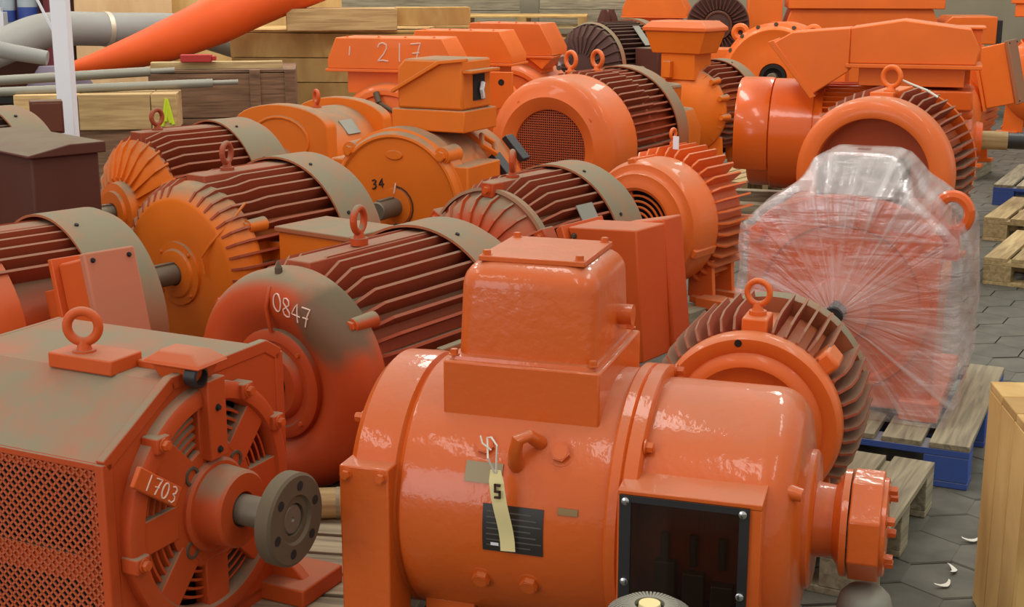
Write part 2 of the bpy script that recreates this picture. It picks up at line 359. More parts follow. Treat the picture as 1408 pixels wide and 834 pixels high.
def rear_cowl(root, z0, R, L, mat='cowl', ln=0.2, k=1.13, lip=0.07):
    r = R * k; x0 = -L + lip; x1 = -L - ln
    mb = MB().lathe([(x0, r - 0.008), (x0, r), (x0 - 0.02, r), (x1 + 0.05, r), (x1 + 0.012, r - 0.018), (x1, r - 0.05), (x1, 0.35 * R), (x1 + 0.012, 0.33 * R), (x1 + 0.012, 0.0)], z0, 72)
    mb.lathe([(x0, r - 0.008), (x1 + 0.06, r - 0.008)], z0, 72)
    o = obj('fan_cowl', mb, mat, root)
    sp = [( x0 - 0.05, r * math.cos(a), z0 + r * math.sin(a)) for a in (0.5, 1.2, 1.9, 2.6)]
    for p in sp:
        d = Vector((0, p[1], p[2] - z0)); obj('screw', MB().cyl(p, Vector(p) + d.normalized() * 0.005, 0.007, seg=10), 'dark', o)
    obj('cowl_grille', MB().lathe([(x1 - 0.001, 0.3 * R), (x1 - 0.003, 0.0)], z0, 24), 'dark', o)
    return o
def shaft(root, z0, x0, x1, r, mat='steel', key=True, y0=0.0):
    mb = MB().lathe([(x0, r), (x1 - 0.004, r), (x1, r - 0.004), (x1, 0.006), (x1 - 0.01, 0.0)], z0, 28, y0)
    o = obj('shaft', mb, mat, root)
    if key: obj('key', MB().box(x0 + 0.02, x1 - 0.02, y0 - 0.1 * r - 0.006, y0 + 0.1 * r + 0.006, z0 + r - 0.004, z0 + r + 0.006), mat, o)
    return o
def obox(o, A, N, T, a, n, t, mb=None):
    """box with axes A,N,T: a=(lo,hi) etc."""
    mb = mb or MB(); o, A, N, T = map(Vector, (o, A, N, T))
    vs = [o + A * x + N * y + T * z for z in t for x, y in ((a[0], n[0]), (a[1], n[0]), (a[1], n[1]), (a[0], n[1]))]
    return mb.add(vs, [(0, 3, 2, 1), (4, 5, 6, 7), (0, 1, 5, 4), (1, 2, 6, 5), (2, 3, 7, 6), (3, 0, 4, 7)])
def side_box(root, z0, xc, ang, dist, la, depth, wt, mat, lidmat=None, name='terminal_box', taper=0.0):
    """terminal box bolted on the motor's right side; N points out of the motor at ang degrees above level"""
    a = math.radians(ang); N = Vector((0, math.cos(a), math.sin(a))); T = Vector((0, -math.sin(a), math.cos(a))); A = Vector((1, 0, 0))
    O = Vector((xc, 0, z0)) + N * dist
    box = obj(name, obox(O, A, N, T, (-la, la), (0, depth), (-wt, wt)), mat, root, 0.008)
    obj('flange', obox(O, A, N, T, (-la - .018, la + .018), (-.022, 0), (-wt - .018, wt + .018)), mat, box, 0.003)
    obj('neck', obox(O, A, N, T, (-la * .6, la * .6), (-dist * 0.35, -.022), (-wt * .6, wt * .6)), mat, box, 0.003)
    lid = obj('lid', obox(O, A, N, T, (-la - .012, la + .012), (depth, depth + .03), (-wt - .012, wt + .012)), lidmat or mat, box, 0.006)
    me = MB().hexb((0, 0, 0), (1, 0, 0), 0.0055, 0.007).mesh('bolt'); me.materials.append(MT['dark'])
    q = Vector((1, 0, 0)).rotation_difference(N).to_euler()
    for sa in (-1, 1):
        for st in (-1, 1): obj('bolt', me, None, box, loc=O + A * sa * (la - .012) + N * (depth + .03) + T * st * (wt - .012), rot=q)
    return box

# ------------------------------------------------------------------ setting: paved floor and far wall
fl = obj('floor', MB().box(-14, 16, -4, 24, -0.12, -0.012), 'joint'); fl['kind'] = 'structure'; fl['label'] = 'grey concrete paver floor with dark joints'
hexr = 0.128
def hexpoly(r): return [(r * math.cos(PI / 6 + PI / 3 * k) * (1.0 if k % 3 else 1.12), r * math.sin(PI / 6 + PI / 3 * k)) for k in range(6)]
pm = MB(); pb = [(a, b) for a, b in hexpoly(hexr * 0.965)]
pt_ = [(a * .97, b * .97) for a, b in pb]
pm.loft([[(a, b, -0.06) for a, b in pb], [(a, b, -0.004) for a, b in pb], [(a, b, 0.0) for a, b in pt_]])
pme = pm.mesh('paver', 30); pme.materials.append(MT['paver'])
inview = []; rest = []
dx = hexr * math.sqrt(3); dy = hexr * 1.5
ca, sa = math.cos(math.radians(-24)), math.sin(math.radians(-24))
for i in range(-60, 90):
    for j in range(-40, 130):
        u = (i + 0.5 * (j % 2)) * dx; v = j * dy
        x = u * ca - v * sa; y = u * sa + v * ca
        if not (-9 < x < 9 and 1.0 < y < 17): continue
        ok = (0.8 < x < 2.6 and 2.4 < y < 5.6 and x / y < 0.45)
        (inview if ok else rest).append((x, y))
inview.sort(key=lambda p: p[1]); rest += inview[230:]; inview = inview[:230]
for x, y in inview:
    obj('paver', pme, None, fl, loc=(x, y, random.uniform(-0.003, 0.0)), rot=(0, 0, math.radians(-24)))
mb = MB()
for x, y in rest:
    vs = [(x + (a * ca - b * sa), y + (a * sa + b * ca), 0.0) for a, b in pb]
    n = len(vs); lo = [(p[0], p[1], -0.02) for p in vs]
    mb.add(vs + lo, [tuple(range(6))] + [(k, k + 6, (k + 1) % 6 + 6, (k + 1) % 6) for k in range(6)])
obj('paver_field', mb, 'paver', fl, ang=0, kind='stuff')
wl = obj('wall_back', MB().box(-14, 16, 19.0, 19.3, -0.1, 6.5), 'wall'); wl['kind'] = 'structure'; wl['label'] = 'pale block wall at the far end of the hall'

# ------------------------------------------------------------------ pallets
def pallet(label, cx, cy, rz, lx, ly, slats, mat='grey_timber', edge=None, z=0.0, sw=None, name='wooden_pallet'):
    """slats run along local X, spread over local Y"""
    r = tag(empty(name, (cx, cy, z), math.radians(rz)), label, 'pallet')
    w = sw or ly / slats * 0.86
    for i in range(slats):
        y = -ly / 2 + w / 2 + (ly - w) * i / (slats - 1)
        t = random.uniform(-0.004, 0.004)
        obj('slat', MB().box(-lx / 2 + t, lx / 2 + t, -w / 2, w / 2, -0.0095, 0.0095), mat, r, 0.002, loc=(0, y, 0.1355 + random.uniform(-.001, .001)))
    for k in range(3):
        x = (-lx / 2 + 0.05) + (lx - 0.10) * k / 2
        obj('stringer', MB().box(-0.05, 0.05, -ly / 2, ly / 2, 0, 0.022), edge or mat, r, 0.002, loc=(x, 0, 0.104))
        for yb in (-ly / 2 + 0.07, 0, ly / 2 - 0.07):
            obj('block', MB().box(-0.05, 0.05, -0.07, 0.07, 0.02, 0.104), edge or mat, r, 0.003, loc=(x, yb, 0))
        obj('bottom_board', MB().box(-0.05, 0.05, -ly / 2, ly / 2, 0, 0.02), edge or mat, r, 0.002, loc=(x, 0, 0))
    return r
pallet('weathered pallet under the square motor with the mesh side', -0.92, 3.02, -9, 1.26, 1.16, 10, 'grey_timber')
pallet('weathered pallet beside the blue pallet, finned motor on it', 0.67, 3.885, 62, 0.76, 1.0, 7, 'grey_timber')
pallet('blue pallet carrying the plastic-wrapped motor', 1.19, 4.79, 65, 1.0, 1.02, 7, 'grey_timber', 'blue', name='blue_pallet')

# ------------------------------------------------------------------ C: glossy motor with terminal housing and dark window (axis to the right)
ZB = 0.145
def motor_C():
    R = 0.300; z0 = 0.420
    t = motor_root('glossy orange motor with tall rounded terminal housing and dark inspection window', 0.09, 3.06, -72)
    seg = 96
    obj('stator_frame', MB().lathe([(-0.26, R - .002), (-0.252, R), (0.20, R), (0.207, R - .002), (0.207, R - .02)], z0, seg), 'gloss', t)
    obj('left_end_shield', MB().lathe([(-0.262, R - .006), (-0.27, R - .012), (-0.278, R - .002), (-0.30, R), (-0.372, R - .002), (-0.39, R - .02), (-0.39, 0)], z0, seg), 'gloss', t)
    obj('joint_ring', MB().lathe([(0.207, R - .02), (0.207, R + .010), (0.212, R + .014), (0.232, R + .014), (0.236, R + .008), (0.240, R + .014), (0.268, R + .014), (0.272, R + .008), (0.272, R - .03)], z0, seg), 'gloss', t)
    Rb = R - 0.014
    pr = [(0.272, Rb)] + [(0.515, Rb)]
    for k in range(1, 9):
        a = k / 8 * PI / 2 * 0.93; pr.append((0.515 + 0.075 * math.sin(a), Rb - 0.075 * (1 - math.cos(a))))
    pr += [(0.598, 0.17), (0.60, 0.12), (0.60, 0.0)]
    bell = obj('end_bell', MB().lathe(pr, z0, seg), 'gloss', t)
    obj('bearing_ring', MB().lathe([(0.592, 0.155), (0.609, 0.153), (0.614, 0.145), (0.614, 0.088), (0.62, 0.08)], z0, 64), 'gloss', t)
    obj('hub_neck', MB().lathe([(0.605, 0.09), (0.622, 0.083), (0.655, 0.08), (0.662, 0.088), (0.668, 0.096), (0.674, 0.118), (0.688, 0.118), (0.688, 0.0)], z0, 64), 'gloss', t)
    # coupling block: faceted, with bolts on its outer face
    n = 8; poly = [(0.122 * math.cos(PI / 8 + i * PI / 4), 0.122 * math.sin(PI / 8 + i * PI / 4)) for i in range(n)]
    cb = obj('coupling_block', MB().ext(poly, (0.691, 0, z0), (0, 1, 0), (0, 0, 1), (1, 0, 0), 0.066), 'gloss', t, 0.004)
    obj('outer_cap', MB().lathe([(0.757, 0.108), (0.766, 0.108), (0.768, 0.1), (0.768, 0)], z0, 48), 'gloss', cb)
    bolts(cb, [(0.766, 0.085 * math.cos(a), z0 + 0.085 * math.sin(a)) for a in [PI / 6 + k * PI / 3 for k in range(6)]], (1, 0, 0), 0.011, 0.018, 'gloss')
    # terminal housing on top: wide base and a rounded tapering upper housing
    hx0, hx1, hy0, hy1 = -0.192, 0.165, -0.195, 0.195
    base = MB(); zs = z0 + 0.222
    base.box(hx0, hx1, hy0, hy1, zs, z0 + R + 0.048)
    hb = obj('terminal_housing_base', base, 'gloss', t, 0.005)
    def rrect(x0, x1, y0, y1, z, r, k=6):
        out = []
        for (cx, cy, a0) in ((x1 - r, y1 - r, 0), (x0 + r, y1 - r, 1), (x0 + r, y0 + r, 2), (x1 - r, y0 + r, 3)):
            for i in range(k + 1):
                a = (a0 + i / k) * PI / 2; out.append((cx + r * math.cos(a), cy + r * math.sin(a), z))
        return out
    zt = z0 + R + 0.048; ht = 0.275
    rings = []
    for z, ins, r in ((0, 0.012, 0.012), (0.008, 0.014, 0.014)):
        rings.append(rrect(hx0 + ins, hx1 - ins, hy0 + ins, hy1 - ins, zt + z, r))
    rings += [rrect(hx0 + .022, hx1 - .020, hy0 + .03, hy1 - .03, zt + .009, .03), rrect(hx0 + .024, hx1 - .022, hy0 + .034, hy1 - .034, zt + .16, .045)]
    for k in range(1, 7):
        a = k / 6 * PI / 2; q = 0.05
        rings.append(rrect(hx0 + .024 + q * (1 - math.cos(a)), hx1 - .022 - q * (1 - math.cos(a)), hy0 + .034 + q * (1 - math.cos(a)), hy1 - .034 - q * (1 - math.cos(a)), zt + .16 + .055 * math.sin(a), .045))
    up = obj('terminal_housing', MB().loft(rings), 'gloss', t)
    zp = zt + .215
    pl = obj('cover_plate', MB().box(hx0 + .06, hx1 - .055, hy0 + .07, hy1 - .07, zp - .002, zp + .010), 'gloss', up, 0.002)
    bolts(pl, [(x, y, zp + .009) for x in (hx0 + .075, hx1 - .07) for y in (hy0 + .085, hy1 - .085)], (0, 0, 1), 0.009, 0.011, 'gloss')
    bolts(hb, [(x, y, zt + .009) for x in (hx0 + .02, hx1 - .02) for y in (hy0 + .02, hy1 - .02)], (0, 0, 1), 0.009, 0.012, 'gloss')
    obj('cable_gland', MB().cyl((hx1 - .03, 0.06, zt + .07), (hx1 + .012, 0.06, zt + .07), 0.024, seg=20), 'gloss', up)
    # bolts on the frame side that faces the aisle
    def on_side(x, a, r=R): return (x, -r * math.cos(a), z0 + r * math.sin(a))
    for x, a, rr in ((-0.075, 0.63, .021), (0.095, 0.63, .021), (-0.075, -0.40, .020), (0.035, -0.40, .020)):
        p = Vector(on_side(x, a)); d = Vector((0, -math.cos(a), math.sin(a)))
        obj('frame_bolt', MB().hexb(p - d * .003, d, rr, .016), 'gloss', t)
    # lifting hook
    a = 0.60; p0 = Vector(on_side(0.0, a)); d = Vector((0, -math.cos(a), math.sin(a)))
    pts = [p0 - d * .01 + Vector((0.0, 0, -.035)), p0 + d * .025 + Vector((0.0, 0, -.03)), p0 + d * .045 + Vector((.005, 0, -.01)), p0 + d * .05 + Vector((.012, 0, .018)), p0 + d * .03 + Vector((.03, 0, .035)), p0 + Vector((.045, 0, .035)) - d * .02]
    obj('lifting_hook', MB().tube(pts, [.018, .017, .015, .015, .014, .016], 12), 'gloss', t)
    # plates bent to the frame
    def bent(x0, x1, a0, a1, th=.003, k=8, r=R):
        mb = MB(); rings = []
        for i in range(k + 1):
            a = a0 + (a1 - a0) * i / k
            rings.append([on_side(x0, a, r + .0005), on_side(x1, a, r + .0005), on_side(x1, a, r + th), on_side(x0, a, r + th)])
        return mb.loft(rings)
    obj('nameplate', bent(-0.112, -0.028, 0.36, 0.51), 'plateold', t, label='pale paint-spotted nameplate')
    bp = obj('nameplate', bent(-0.064, 0.072, -0.13, 0.22), 'plateblack', t, label='black rating plate')
    for i in range(7):
        a = 0.17 - i * 0.042; obj('print_line', bent(-0.055, 0.045 + 0.012 * (i % 3), a - .006, a + .004, .0005, 2, R + .003), 'print', bp)
    obj('print_block', bent(-0.045, -0.027, -0.085, -0.062, .0006, 2, R + .003), 'white', bp)
    obj('nameplate', bent(0.103, 0.147, 0.20, 0.25), 'platebrass', t, label='small brass plate')
    # cover on the left end
    obj('end_cover', MB().box(-0.392, -0.275, -R - .02, -R + .10, 0.165, z0 + 0.125), 'gloss', t, 0.004)
    bolts(t, [(-0.375, -R - .02, z0 + 0.105), (-0.292, -R - .02, z0 + 0.105)], (0, -1, 0), 0.011, 0.012, 'gloss')
    bolts(t, [(-0.39, -0.18, z0 + 0.19)], (-1, 0, 0), 0.012, 0.02, 'gloss')
    bolts(t, [(0.272, -R * math.cos(a), z0 + R * math.sin(a)) for a in (0.75, 1.9)], (1, 0, 0), 0.012, 0.018, 'gloss')
    obj('bell_stud', MB().cyl((0.55, -0.20, z0 + 0.135), (0.602, -0.205, z0 + 0.13), 0.02, 0.014, 14), 'gloss', t)
    # inspection window frame, glass and works behind it
    wx0, wx1, wz0, wz1 = 0.245, 0.512, z0 - 0.22, z0 + 0.135; yf = -R - 0.022
    fr = MB()
    yb = -R + 0.16
    fr.ext([(yb, wz1 + .035), (yf, wz1 + .008), (yf, wz1 - .006), (yb, wz1 - .006)], (wx0 - .006, 0, 0), (0, 1, 0), (0, 0, 1), (1, 0, 0), wx1 - wx0 + .03)
    fr.box(wx0 - .006, wx0 + .006, yf, yb, wz0, wz1 + .0).box(wx1 - .008, wx1 + .024, yf, yb, wz0, wz1)
    wf = obj('window_surround', fr, 'gloss', t, 0.002)
    gl = obj('window_cover', MB().box(wx0, wx1, yf - .006, yf - .001, wz0 + .004, wz1), 'acrylic', t)
    obj('cover_edge', MB().box(wx0, wx0 + .024, yf - .0075, yf - .006, wz0 + .004, wz1).box(wx1 - .02, wx1, yf - .0075, yf - .006, wz0 + .004, wz1).box(wx0 + .024, wx1 - .02, yf - .0075, yf - .006, wz1 - .014, wz1), 'black', gl)
    for x in (wx0 + .013, wx1 - .013):
        for z in (wz1 - .012, z0 - 0.055):
            obj('screw', MB().lathe([(0, .009), (.004, .0085), (.006, .005), (.006, 0)], 0, 14), 'bright', gl, loc=(x, yf - .0075, z), rot=(0, 0, -PI / 2))
    obj('window_recess', MB().box(wx0, wx1, yf + .055, yf + .06, wz0, wz1), 'dark', t)
    for i, x in enumerate((wx0 + .07, wx0 + .13, wx0 + .19)):
        obj('brush_holder', MB().box(x, x + .045, yf + .012, yf + .055, z0 - .20, z0 - .01 - .02 * i).cyl((x + .02, yf + .03, z0 - .02), (x + .02, yf + .03, z0 + .05), .009), 'platebrass', t, 0.003)
    for x in (-0.18, 0.30):
        for s in (-1, 1):
            obj('foot', MB().box(x - .06, x + .06, s * .15 - .05, s * .15 + .05, 0, .20), 'gloss', t, 0.004)
    return t
motor_C()

# paper tag hung on the hook of the glossy motor
def tag_paper():
    t = math.radians(-72); n = Vector((-math.sin(t), -math.cos(t), 0)); q = Vector((-n.y, n.x, 0))
    z0 = 0.441; R = 0.278
    o = Vector((0.09, 3.06, 0))
    r = tag(empty('paper_tag', o - q * 0.320 - n * .028 + Vector((0, 0, 0.490))), 'yellow paper tag tied with string to the lifting hook', 'tag')
    r.rotation_euler = (0, 0, math.atan2(n.y, n.x))
    rings = []
    for i in range(9):
        f = i / 8; z = 0.085 - 0.185 * f; y = -0.006 - 0.010 * math.sin(f * 5) ; x = 0.002 + 0.018 * f * f - 0.012 * f + 0.02 * math.sin(f * 2)
        w = 0.016 if i else 0.011
        rings.append([(x - w, y, z), (x + w, y + .003, z), (x + w, y + .0045, z), (x - w, y + .0015, z)])
    p = obj('tag_sheet', MB().loft(rings), 'paper', r)
    def P(u, v): return (0.003 + u, -0.0105 + 0.0005, 0.055 - v)
    obj('printed_number', MB().box(0.004, 0.018, -.0215, -.0165, 0.055, 0.060).box(0.004, 0.008, -.0215, -.0165, 0.043, 0.060).box(0.004, 0.018, -.0215, -.0165, 0.041, 0.045).box(0.014, 0.018, -.0215, -.0165, 0.030, 0.045).box(0.004, 0.018, -.0215, -.0165, 0.028, 0.032), 'blackink', p)
    obj('string', MB().tube([(0, -.006, .08), (-.006, -.03, .12), (-.014, -.01, .158), (.0, -.025, .165), (.014, -.03, .15), (.004, -.006, .08)], .0022, 6), 'string', r)
    obj('loose_string', MB().tube([(-.002, -.02, .135), (-.02, -.025, .15), (-.025, -.022, .165)], .002, 6), 'string', r)
tag_paper()

# ------------------------------------------------------------------ A: square motor with slotted end shield and coupling
def motor_A():
    R = 0.296; z0 = 0.461 - ZB; Lb = 0.62
    t = motor_root('dusty square orange motor with mesh side, slotted end shield chalked 1703 and flanged coupling', -0.68, 2.87, -64, ZB)
    c = 0.10
    poly = [(-R, 0.02), (R, 0.02), (R, z0 + R - .03), (R - .05, z0 + R), (-R + 2.1 * c, z0 + R), (-R, z0 + R - 1.15 * c), ]
    front = MB()
    # housing: top, right side, end ring plate behind the shield
    def wallstrip(p, q, th=.012):
        (y0, za), (y1, zb_) = p, q
        d = Vector((0, y1 - y0, zb_ - za)).normalized(); nn = Vector((0, -d.z, d.y))
        m_ = MB(); o = Vector((0, y0, za)); Ld = (Vector((0, y1 - y0, zb_ - za))).length
        m_.ext([(0, 0), (Ld, 0), (Ld, th), (0, th)], o, d, nn, (-1, 0, 0), Lb)
        return m_
    hs = obj('housing', wallstrip(poly[1], poly[2]), 'red', t, 0.003)
    for a, b in ((2, 3), (3, 4), (4, 5)): obj('housing_panel', wallstrip(poly[a], poly[b]), 'red', t, 0.002)
    obj('base_plate', MB().box(-Lb, 0, -R, R, 0, 0.03), 'red', t)
    obj('rear_plate', MB().ext(poly, (-Lb, 0, 0), (0, 1, 0), (0, 0, 1), (-1, 0, 0), .012), 'red', t)
    # front plate with a big hole, as a ring of quads between the outline and the circle
    rh = 0.255; k = 72; rings = []
    def outline(a):
        dy, dz = math.cos(a), math.sin(a); best = 9
        for (p, q) in zip(poly, poly[1:] + poly[:1]):
            ex, ey = q[0] - p[0], q[1] - p[1]; den = dy * ey - dz * ex
            if abs(den) < 1e-9: continue
            px, py = p[0], p[1] - z0
            s_ = (px * ey - py * ex) / den; u = (px * dz - py * dy) / den
            if s_ > 0 and -1e-6 <= u <= 1 + 1e-6: best = min(best, s_)
        return best
    mb = MB(); A_ = sorted([2 * PI * i / k for i in range(k)] + [math.atan2(q_ - z0, p_) % (2 * PI) for p_, q_ in poly])
    rr = [[(x, (rh if inner else outline(a)) * math.cos(a), z0 + (rh if inner else outline(a)) * math.sin(a)) for a in A_] for x, inner in ((-.015, True), (0.0, True), (0.0, False), (-.015, False))]
    mb.loft(rr, False)
    obj('front_plate', mb, 'red', t, ang=30)
    for (p, q) in list(zip(poly, poly[1:] + poly[:1]))[1:]:
        d = Vector((0, q[0] - p[0], q[1] - p[1])); Ld = d.length; d.normalize(); nn = Vector((0, -d.z, d.y))
        obj('edge_strip', MB().ext([(-.004, -.014), (Ld + .004, -.014), (Ld + .004, .016), (-.004, .016)], (.003, p[0], p[1]), d, nn, (-1, 0, 0), .022), 'red', t, .003)
    # shield: outer ring, spokes, inner disc
    sh = MB().lathe([(-.01, 0.272), (.028, 0.272), (.034, .262), (.034, .235), (.024, .228), (.0, .228)], z0, 72)
    sh.lathe([(-.02, 0.135), (.022, .140), (.026, .135), (.026, 0.0)], z0, 48)
    shield = obj('end_shield', sh, 'red', t)
    for i in range(8):
        a = PI / 2 + i * PI / 4
        w = 0.038
        m_ = MB().box(-.01, .027, -w, w, .12, .236)
        o_ = obj('spoke', m_, 'red', t, 0.003, loc=(0, 0, z0), rot=(a - PI / 2, 0, 0))
        # curved louvres in the window beside this spoke
        for j in range(4):
            r_ = 0.148 + 0.019 * j; lo_, hi_ = a + .2, a + PI / 4 - .2
            rg = []
            for q in range(7):
                b = lo_ + (hi_ - lo_) * q / 6; cy, cz = math.cos(b), math.sin(b)
                rg.append([(.016, r_ * cy, z0 + r_ * cz), (-.018, (r_ + .012) * cy, z0 + (r_ + .012) * cz), (-.018, (r_ + .017) * cy, z0 + (r_ + .017) * cz), (.016, (r_ + .006) * cy, z0 + (r_ + .006) * cz)])
            obj('louvre', MB().loft(rg), 'red', t)
    obj('fan_chamber', MB().lathe([(-.05, .26), (-.06, .26), (-.06, 0)], z0, 40), 'dark', t)
    for a in (0.75, 2.25, 3.9, 5.4):
        y, z = .112 * math.cos(a), z0 + .112 * math.sin(a)
        h_ = obj('lifting_hole', MB().lathe([(.026, .022), (.030, .021), (.030, .015), (.020, .014), (.018, 0)], z, 20, y), 'rust', t)
    for a in (0.5, 1.1, 2.3, 3.3, 4.2, 5.6):
        y, z = .258 * math.cos(a), z0 + .258 * math.sin(a)
        obj('shield_lug', MB().box(.0, .045, y - .02, y + .02, z - .018, z + .018), 'red', t, 0.004)
        obj('bolt', MB().hexb((.045, y, z), (1, 0, 0), .011, .012), 'redlight', t)
    # top spoke bar with conduit
    obj('vertical_bar', MB().box(.022, .05, -.03, .03, z0 + .11, z0 + .29), 'red', t, 0.003)
    obj('bolt', MB().hexb((.05, .0, z0 + .13), (1, 0, 0), .006, .006), 'dark', t); obj('bolt', MB().hexb((.05, .0, z0 + .225), (1, 0, 0), .006, .006), 'dark', t)
    obj('hub', MB().lathe([(.024, .105), (.034, .105), (.04, .098), (.04, .09), (.10, .086), (.106, .08), (.106, .04), (.095, .036), (.095, 0)], z0, 56), 'red', t)
    shaft(t, z0, .09, .235, .034, 'steel', False)
    # coupling flange with bolt holes
    fz = z0; cp = MB().lathe([(.205, .036), (.205, .096), (.209, .102), (.240, .102), (.245, .096), (.245, .055), (.238, .05), (.238, .036), (.20, .034)], fz, 56)
    cpo = obj('coupling_flange', cp, 'rust', t)
    for i in range(6):
        a = i * PI / 3 + .3; obj('flange_hole', MB().lathe([(.2455, .011), (.2458, 0)], fz + .074 * math.sin(a), 14, .074 * math.cos(a)), 'dark', cpo)
    # left side: frame with two openings, mesh in front of them
    ys = -R; zt = z0 + R - 1.15 * c; zb = 0.02; zm = (zt + zb) / 2
    for (za, zb_) in ((zt - .035, zt), (zm - .03, zm + .03), (zb, zb + .04)):
        obj('side_rail', MB().box(-Lb, 0, ys, ys + .02, za, zb_), 'red', t, 0.002)
    obj('side_post', MB().box(-.05, 0, ys, ys + .02, zb + .04, zt - .035), 'red', t, 0.002)
    obj('side_post', MB().box(-Lb, -Lb + .05, ys, ys + .02, zb + .04, zt - .035), 'red', t, 0.002)
    for za, zb_ in ((zm + .03, zt - .035), (zb + .04, zm - .03)):
        for x_, sx in ((-.05, -1), (-Lb + .05, 1)):
            for z_, sz in ((za, 1), (zb_, -1)):
                obj('corner_gusset', MB().ext([(x_, z_), (x_ + sx * .045, z_), (x_, z_ + sz * .045)], (0, ys + .002, 0), (1, 0, 0), (0, 0, 1), (0, 1, 0), .012), 'red', t)
    obj('coil_chamber', MB().box(-Lb + .02, -.02, ys + .06, ys + .065, 0.03, zt), 'dark', t)
    mesh = MB(); st = .0215; yg = ys - .004; x0, x1 = -Lb + .01, -.022; za, zb_ = zb + .01, zt - .008
    H_ = zb_ - za; W_ = x1 - x0
    for sgn in (1, -1):
        i = -int(H_ / st) - 1
        while i * st < W_ + H_:
            # line x = x0 + i*st + sgn... at slope 1.25
            pts = []
            s_ = i * st
            a0 = max(0, -s_); a1 = min(H_, W_ - s_) if True else H_
            if a1 > a0 + .004:
                xa, xb = x0 + s_ + a0, x0 + s_ + a1
                if sgn == 1: p, q = (xa, za + a0), (xb, za + a1)
                else: p, q = (xa, zb_ - a0), (xb, zb_ - a1)
                d = Vector((q[0] - p[0], 0, q[1] - p[1])).normalized(); w = Vector((-d.z, 0, d.x)) * .0024
                P_, Q_ = Vector((p[0], yg, p[1])), Vector((q[0], yg, q[1])); e = Vector((0, .003, 0))
                mesh.add([P_ - w, P_ + w, Q_ + w, Q_ - w, P_ - w + e, P_ + w + e, Q_ + w + e, Q_ - w + e], [(0, 3, 2, 1), (4, 5, 6, 7), (0, 1, 5, 4), (2, 3, 7, 6), (1, 2, 6, 5), (3, 0, 4, 7)])
            i += 1
    obj('mesh_guard', mesh, 'grille', t, ang=0, kind='stuff')
    obj('guard_frame', MB().box(-Lb, -.0, ys - .006, ys, zt - .014, zt).box(-.024, 0, ys - .006, ys, zb, zt - .014), 'red', t, 0.002)
    bolts(t, [(-.012, ys - .006, z) for z in (zt - .05, zm, zb + .06)], (0, -1, 0), .006, .006, 'dark')
    # top pads, eyebolt, junction box
    zt2 = z0 + R + .002
    obj('lifting_pad', MB().box(-.33, -.15, -.10, -.0, zt2 - .005, zt2 + .03), 'redlight', t, 0.004)
    eyebolt(t, -.26, -.06, zt2 + .022, .034, .011, 0.5)
    obj('lifting_pad', MB().box(-.15, -.0, -.02, .10, zt2 - .005, zt2 + .014), 'redlight', t, 0.004)
    jb = obj('junction_box', MB().loft([[(x * s_ - .015, y * s_ - .02, zt2 + z) for x, y in ((.075, .05), (-.075, .05), (-.075, -.05), (.075, -.05))] for z, s_ in ((-.01, .6), (.025, .8), (.026, 1.0), (.034, 1.0), (.055, .6))]), 'redlight', t, 0.004)
    obj('cable_gland', MB().lathe([(.02, .022), (.05, .024), (.052, .018), (.03, .016), (.03, 0)], zt2 + .008, 20, -.05), 'black', jb)
    for x in (-.07, -Lb + .1):
        for s in (-1, 1):
            y0, y1 = sorted((s * .2, s * (R + .08)))
            obj('foot', MB().box(x - .07, x + .07, y0, y1, 0, .04).ext([(s * .2, .13), (s * (R + .005), .13), (s * (R + .07), .03), (s * .2, .03)], (x - .02, 0, 0), (0, 1, 0), (0, 0, 1), (1, 0, 0), .03), 'redlight', t, 0.004)
    obj('foot', MB().box(-.02, .12, .19, .36, 0, .045), 'redlight', t, 0.005)
    obj('foot_gusset', MB().ext([(-.02, .04), (.09, .04), (-.02, .15)], (0, .24, 0), (1, 0, 0), (0, 0, 1), (0, 1, 0), .03), 'redlight', t, 0.004)
    # tilted lug plate with the chalk number
    a = 2.65
    lug = MB(); 
    e1 = Vector((0, math.cos(-.62), math.sin(-.62))); e2 = Vector((0, -e1.z, e1.y)); o = Vector((.036, -.275, z0 + .135))
    lug.ext([(0, 0), (.15, 0), (.15, .045), (0, .045)], o, e1, e2, (1, 0, 0), .012)
    lp = obj('number_bar', lug, 'redlight', t, 0.003)
    chalk(lp, '1703', lambda u, v: o + e1 * (.03 + u) + e2 * (.006 + v) + Vector((.0125, 0, 0)), .034, .85, .0018)
motor_A()

